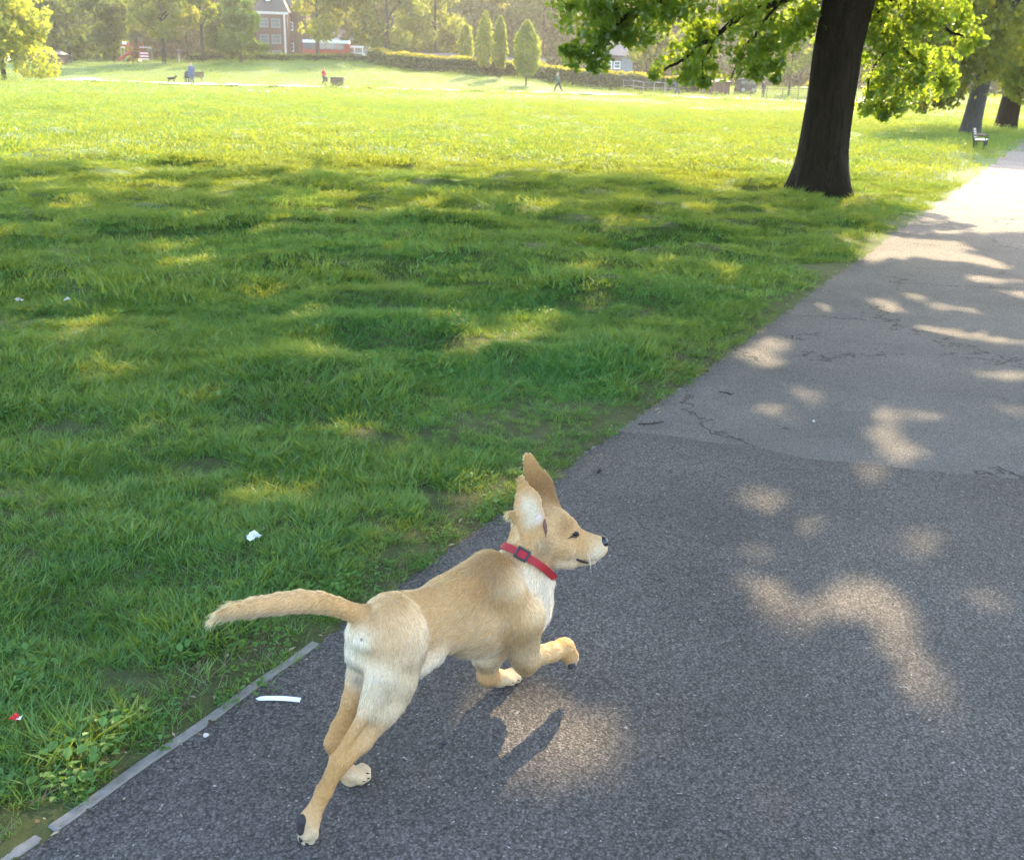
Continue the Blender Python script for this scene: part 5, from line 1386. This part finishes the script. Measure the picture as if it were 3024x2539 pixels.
# ---- people
SKIN = plain('skin', (.42, .26, .19), .6, .08, 9)
def person(px, py, h, rz, pose, top, legs, hair, label, extra=None, z=0.0, at=None):
    p = hit(px, py) if at is None else np.array(at, float)
    root = empty('person', p, label, 'person')
    c, s = math.cos(rz), math.sin(rz)
    k = h / 1.75
    def K(x, y, zz): return np.array([p[0] + (c * x - s * y) * k, p[1] + (s * x + c * y) * k, p[2] + z + zz * k])   # -y is forwards
    st = {'stand': (.0, .0), 'walk': (.26, -.22), 'run': (.45, -.40), 'sit': (0, 0)}[pose]
    hip = .92 if pose != 'sit' else .50
    sh = hip + .50
    lean_ = {'run': -.10, 'walk': -.03, 'sit': .06}.get(pose, 0)
    LEG, TOP = [], []
    for sx, f in ((-.09, st[0]), (.09, st[1])):
        if pose == 'sit':
            kn, an_, toe = K(sx * 1.3, -.42, .48), K(sx * 1.3, -.42, .08), K(sx * 1.3, -.60, .05)
        else:
            kn = K(sx, -f * .55 - .03, .49); an_ = K(sx, -f * .9 + (.10 if f < 0 else .02), .09 + (.14 if f < -.3 else 0)); toe = an_ + K(0, -.16, -.045) - K(0, 0, 0)
        LEG += [prim(K(sx, 0, hip), kn, .092 * k, .062 * k, .03), prim(kn, an_, .060 * k, .042 * k, .03), prim(an_, toe, .045 * k, .038 * k, .03)]
    TOP += [prim(K(0, 0, hip + .02), K(0, lean_ * .5, hip + .26), .135 * k, .125 * k, .05), prim(K(0, lean_ * .5, hip + .26), K(0, lean_, sh - .08), .13 * k, .145 * k, .05), prim(K(-.15, lean_, sh), K(.15, lean_, sh), .062 * k, .062 * k, .06)]
    ARM, HAND = [], []
    for sx, f in ((-1, -st[0]), (1, -st[1])):
        el = K(.23 * sx, lean_ - f * .35 + .03, sh - .27 + abs(f) * .1); wr = el + K(-.02 * sx, -.08 - abs(f) * .35, -.24 + abs(f) * .35) - K(0, 0, 0)
        ARM += [prim(K(.18 * sx, lean_, sh), el, .052 * k, .042 * k, .03), prim(el, wr, .040 * k, .030 * k, .03)]
        HAND += [prim(wr, wr + (wr - el) * .32, .032 * k, .024 * k, .02)]
    hd = K(0, lean_ * 1.2 - .02, sh + .235)
    HEAD = [prim(K(0, lean_, sh + .02), hd, .055 * k, .055 * k, .03), prim(hd + K(0, 0, .03) - K(0, 0, 0), hd + K(0, -.015, -.05) - K(0, 0, 0), .088 * k, .072 * k, .03), prim(hd + K(0, -.085, -.005) - K(0, 0, 0), hd + K(0, -.10, -.02) - K(0, 0, 0), .016 * k, .018 * k, .02)]
    blob('body', LEG + TOP + ARM + HAND + HEAD, SKIN, root, .022)
    def grow(L_, e): return [prim(q['a'], q['b'], q['ra'] + e, q['rb'] + e, q['k']) for q in L_]
    tr_ = [q for i, q in enumerate(LEG) if i % 3 != 2]; shoes = [q for i, q in enumerate(LEG) if i % 3 == 2]
    blob('trousers', grow(tr_, .016), legs, root, .022); blob('shoes', grow(shoes, .012), M_DARK, root, .022)
    blob('top', grow(TOP + ARM, .016), top, root, .022)
    blob('hair', [prim(hd + K(0, .03, .055) - K(0, 0, 0), hd + K(0, .05, -.02) - K(0, 0, 0), .088 * k, .07 * k, .03)], hair, root, .022)
    return root, K
C_ = lambda n, c: plain(n, c, .8, .12, 8)
person(548, 246, 1.7, 0, 'sit', C_('grey_top', (.08, .085, .12)), C_('black_trousers', (.02, .02, .03)), C_('dark_hair', (.02, .015, .012)), 'person sitting on the far bench in a blue-grey top', at=KB(-.45, .06, 0))
person(568, 251, 1.78, .3, 'stand', C_('blue_top', (.12, .13, .19)), C_('jeans', (.08, .09, .14)), C_('brown_hair', (.05, .03, .02)), 'person in blue-grey clothes standing at the far bench')
_, KP = person(957, 254, 1.75, 1.2, 'walk', C_('red_shirt', (.42, .05, .05)), C_('shorts_dark', (.03, .035, .05)), C_('black_hair', (.02, .015, .012)), 'person in a red top and dark trousers walking by the planter')
person(1648, 279, 1.75, -1.0, 'run', C_('green_shirt', (.05, .12, .07)), C_('black_leggings', (.03, .03, .04)), C_('fair_hair', (.30, .22, .14)), 'runner in a green top on the far path')
person(1998, 288, 1.75, 1.4, 'walk', C_('navy_coat', (.03, .035, .07)), C_('navy_trousers', (.025, .028, .05)), C_('white_cap', (.7, .7, .68)), 'person in dark navy with a pale cap near the rail fence')
person(2252, 292, 1.7, .4, 'stand', C_('black_coat', (.025, .025, .03)), C_('grey_trousers', (.05, .05, .055)), C_('black_hair2', (.02, .015, .012)), 'person in black standing between the dark car and the railings')
bagp = KP(.28, -.05, .62)
root = empty('shopping_bag', bagp, 'dark bag carried by the person in the red top', 'bag')
MB().box(bagp, (.16, .42, .46), 1.2, 0, .03).build('pouch', M_DARK, root)
MB().tube([bagp + [-.05, 0, .2], bagp + [-.02, 0, .42], bagp + [.05, 0, .2]], .012, 5).build('handle', M_DARK, root)
def small_dog(px, py, L_, rz, mat, label, lying=False):
    p = hit(px, py); root = empty('small_dog', p, label, 'dog', 'dogs out on the field')
    c, s = math.cos(rz), math.sin(rz); k = L_ / .9
    def K(x, y, z): return np.array([p[0] + (c * x - s * y) * k, p[1] + (s * x + c * y) * k, p[2] + z * k])
    hb_ = .22 if lying else .42
    Pq = [prim(K(-.28, 0, hb_), K(.22, 0, hb_ + .02), .115 * k, .135 * k, .04), prim(K(.25, 0, hb_ + .06), K(.38, 0, hb_ + .20), .085 * k, .07 * k, .04), prim(K(.40, 0, hb_ + .23), K(.52, 0, hb_ + .19), .075 * k, .038 * k, .03),
          prim(K(-.36, 0, hb_ + .04), K(-.58, 0, hb_ + .16), .035 * k, .018 * k, .03), prim(K(.37, .05, hb_ + .28), K(.36, .09, hb_ + .19), .025 * k, .018 * k, .02), prim(K(.37, -.05, hb_ + .28), K(.36, -.09, hb_ + .19), .025 * k, .018 * k, .02)]
    for y in (-.08, .08):
        if lying: Pq += [prim(K(.2, y, .12), K(.42, y, .05), .05 * k, .035 * k, .03), prim(K(-.26, y * 1.3, .16), K(-.08, y * 1.5, .06), .08 * k, .04 * k, .03)]
        else: Pq += [prim(K(.2, y, .36), K(.22, y, .05), .055 * k, .032 * k, .03), prim(K(-.28, y, .38), K(-.22, y, .24), .075 * k, .045 * k, .03), prim(K(-.22, y, .24), K(-.33, y, .15), .04 * k, .03 * k, .02), prim(K(-.33, y, .15), K(-.30, y, .04), .03 * k, .032 * k, .02)]
    blob('body', Pq, mat, root, .018 * k)
    MB().tube([K(.29, 0, hb_ + .07), K(.32, 0, hb_ + .11)], .092 * k, 10).build('collar', M_DARK, root)
    return root
small_dog(508, 247, .85, .1, plain('black_coat_dog', (.018, .016, .016), .7), 'black dog standing left of the far bench')
small_dog(1890, 280, .7, .8, plain('dark_coat_dog', (.04, .032, .03), .7), 'dark dog resting on the far path edge below the pavilion', True)
# ---- railings and rail fence
def railing(name, a, b, h, n, label, bars=True, mat=None):
    A, Bq = hit(*a), hit(*b); root = empty(name, A, label, 'fence')
    mat = mat or M_DARK
    for k in range(n + 1):
        q = A + (Bq - A) * k / n; q[2] = float(gz(q[0], q[1]))
        MB().tube([q - [0, 0, .1], q + [0, 0, h]], .04, 6).build('post', mat, root)
        if k < n:
            q2 = A + (Bq - A) * (k + 1) / n; q2[2] = float(gz(q2[0], q2[1]))
            for z in ((.12, h - .08) if bars else (h - .05, h * .5)): MB().tube([q + [0, 0, z], q2 + [0, 0, z]], .028, 6).build('rail', mat, root)
            if bars:
                for i in range(1, 12):
                    r = q + (q2 - q) * i / 12
                    MB().tube([r + [0, 0, .12], r + [0, 0, h - .08]], .014, 4).build('bar', mat, root)
railing('railing', (2215, 296), (2400, 300), 1.15, 4, 'black park railings with upright bars left of the big trunk')
railing('railing', (2490, 303), (2700, 306), 1.15, 4, 'black park railings continuing behind the big trunk to its right')
railing('rail_fence', (1840, 270), (1995, 283), 1.2, 5, 'thin grey rail fence in front of the hedge, right of the pavilion', False, M_METAL)
# ---- litter and small things near the camera
M_PLW = plain('white_plastic', (.80, .82, .84), .35, .05, 20)
M_TIS = plain('white_tissue', (.66, .66, .66), .9, .06, 30)
a, b = ground(756, 2063, .010), ground(887, 2067, .010)
u = (b - a); u[2] = 0; Ls = np.linalg.norm(u); u /= Ls; v = np.array([-u[1], u[0], 0])
V, F = [], []
for i in range(13):
    q = i / 12; w = .0085 * (min(1, math.sqrt(max(0, 1 - ((.16 - q) / .16) ** 2)) if q < .16 else 1)) + .0004
    c = a + u * Ls * q + [0, 0, .0035 * math.sin(q * 3.1)]
    for s_ in (-1, 1):
        for z in (0, .0016): V.append(tuple(c + v * w * s_ + np.array([0, 0, z + .0012 * (1 - abs(s_))])))
for i in range(12):
    k = i * 4
    F += [[k+1, k+3, k+7, k+5], [k, k+4, k+6, k+2], [k, k+1, k+5, k+4], [k+2, k+6, k+7, k+3]]
F += [[0, 2, 3, 1], [48, 49, 51, 50]]
tag(mesh_obj('plastic_strip', V, F, M_PLW), 'flat white plastic strip with a rounded end on the tarmac by the kerb', 'litter')
def crumple(name, px, py, size, mats, label, seed, c_shape=False, z=.03, flat=.5):
    rng = np.random.default_rng(seed); p = hit(px, py) + [0, 0, z]
    n, m = 18, 6; V, F, MI = [], [], []
    for i in range(n):
        q = i / (n - 1)
        w = q * (4.3 if c_shape else 1.2) + .6
        c = p + size * np.array([.62 * math.cos(w) if c_shape else (q - .5) * 1.6, .5 * math.sin(w) if c_shape else .2 * math.sin(q * 5), .15 * math.sin(q * 9 + seed)])
        d = np.array([math.cos(w), math.sin(w), .6 * math.sin(q * 7)]) if c_shape else np.array([.2, 1, .3 * math.sin(q * 6)])
        for j in range(m):
            o_ = (j / (m - 1) - .5) * size * (.75 if c_shape else .9) * (.6 + .4 * math.sin(math.pi * q))
            V.append(tuple(c + d * o_ + rng.normal(size=3) * size * .055 + np.array([0, 0, flat * size * .35 * math.sin(j * 1.9 + i)])))
    for i in range(n - 1):
        for j in range(m - 1):
            F.append([i*m+j, i*m+j+1, (i+1)*m+j+1, (i+1)*m+j]); MI.append(0 if len(mats) == 1 or i < n * .68 else 1)
    o = mesh_obj(name, V, F, mats, None, False, MI)
    o.modifiers.new('paper', 'SOLIDIFY').thickness = .0015
    return tag(o, label, 'litter')
crumple('paper_scrap', 757, 1652, .026, [M_TIS], 'crumpled curl of white tissue lying in the grass left of the puppy', 4, True, .045)
crumple('sweet_wrapper', 80, 2330, .017, [C_('wrapper_red', (.55, .03, .03)), M_TIS], 'small red and white wrapper in the sunlit grass at the lower left corner', 5, False, .06)
crumple('paper_scrap', 205, 940, .022, [M_STONE], 'pale scrap of paper in the shaded grass, right one of two', 6, True, .07)
crumple('paper_scrap', 62, 925, .030, [M_STONE], 'long pale scrap of paper in the shaded grass at the left edge', 7, False, .07)
for i, (x, y) in enumerate(((742, 277), (794, 278), (842, 279))):
    crumple('far_litter', x, y, .16, [M_PLW], ('left', 'middle', 'right')[i] + ' one of three white specks of litter far out on the sunny field', 8 + i, True, .12)['group'] = 'white litter far out on the field'
def twig(px, py, L_, a_, label):
    p = ground(px, py, .010); root = None
    Q = [p, p + L_ * .5 * np.array([math.cos(a_), math.sin(a_), .03]), p + L_ * np.array([math.cos(a_ + .25), math.sin(a_ + .25), .0])]
    m = MB().tube(np.array(Q), [.004, .0035, .002], 6); m.tube(np.array([Q[1], Q[1] + L_ * .3 * np.array([math.cos(a_ + 1), math.sin(a_ + 1), .06])]), [.003, .0015], 5)
    tag(m.build('twig', M_BARK2), label, 'twig', 'twigs fallen on the path')
twig(2160, 1165, .07, 2.2, 'dark twig on the older grey tarmac near the lawn edge')
twig(1885, 1252, .13, .1, 'dark twig lying where the lawn edge meets the tarmac joint')
twig(1765, 1395, .05, 1.0, 'pale bent twig on the newer tarmac beyond the puppy')
def pebble(px, py, r, mat, label):
    p = ground(px, py, r * .5 + .006)
    o = blob('stone', [prim(p, p + [r * .7, r * .2, 0], r, r * .7, r * .5)], mat, None, r * .3)
    tag(o, label, 'stone', 'small stones on the path')
pebble(1312, 2192, .006, M_DARK, 'small dark stone on the tarmac under the puppy')
pebble(2402, 1243, .006, M_STONE, 'white stone on the older tarmac near a crack')
pebble(2578, 2450, .005, M_DARK, 'tiny dark stone on the tarmac at the lower right')
pebble(607, 2170, .006, M_STONE, 'white stone on the edging board')
# ================================================================== SUNLIT HAZE
hz = MB().box((0, 180, 8), (1400, 900, 64))
hz_o = hz.build('haze', None)
hz_o.data.materials.clear()
t = NT('haze_air')
pv_ = t.n('VolumePrincipled')
t.set(pv_.inputs['Color'], (1.0, 0.94, 0.80)); pv_.inputs['Density'].default_value = HAZE; pv_.inputs['Anisotropy'].default_value = 0.45
t.t.links.new(pv_.outputs[0], t.out.inputs['Volume'])
hz_o.data.materials.append(t.m)
tag(hz_o, kind='stuff')
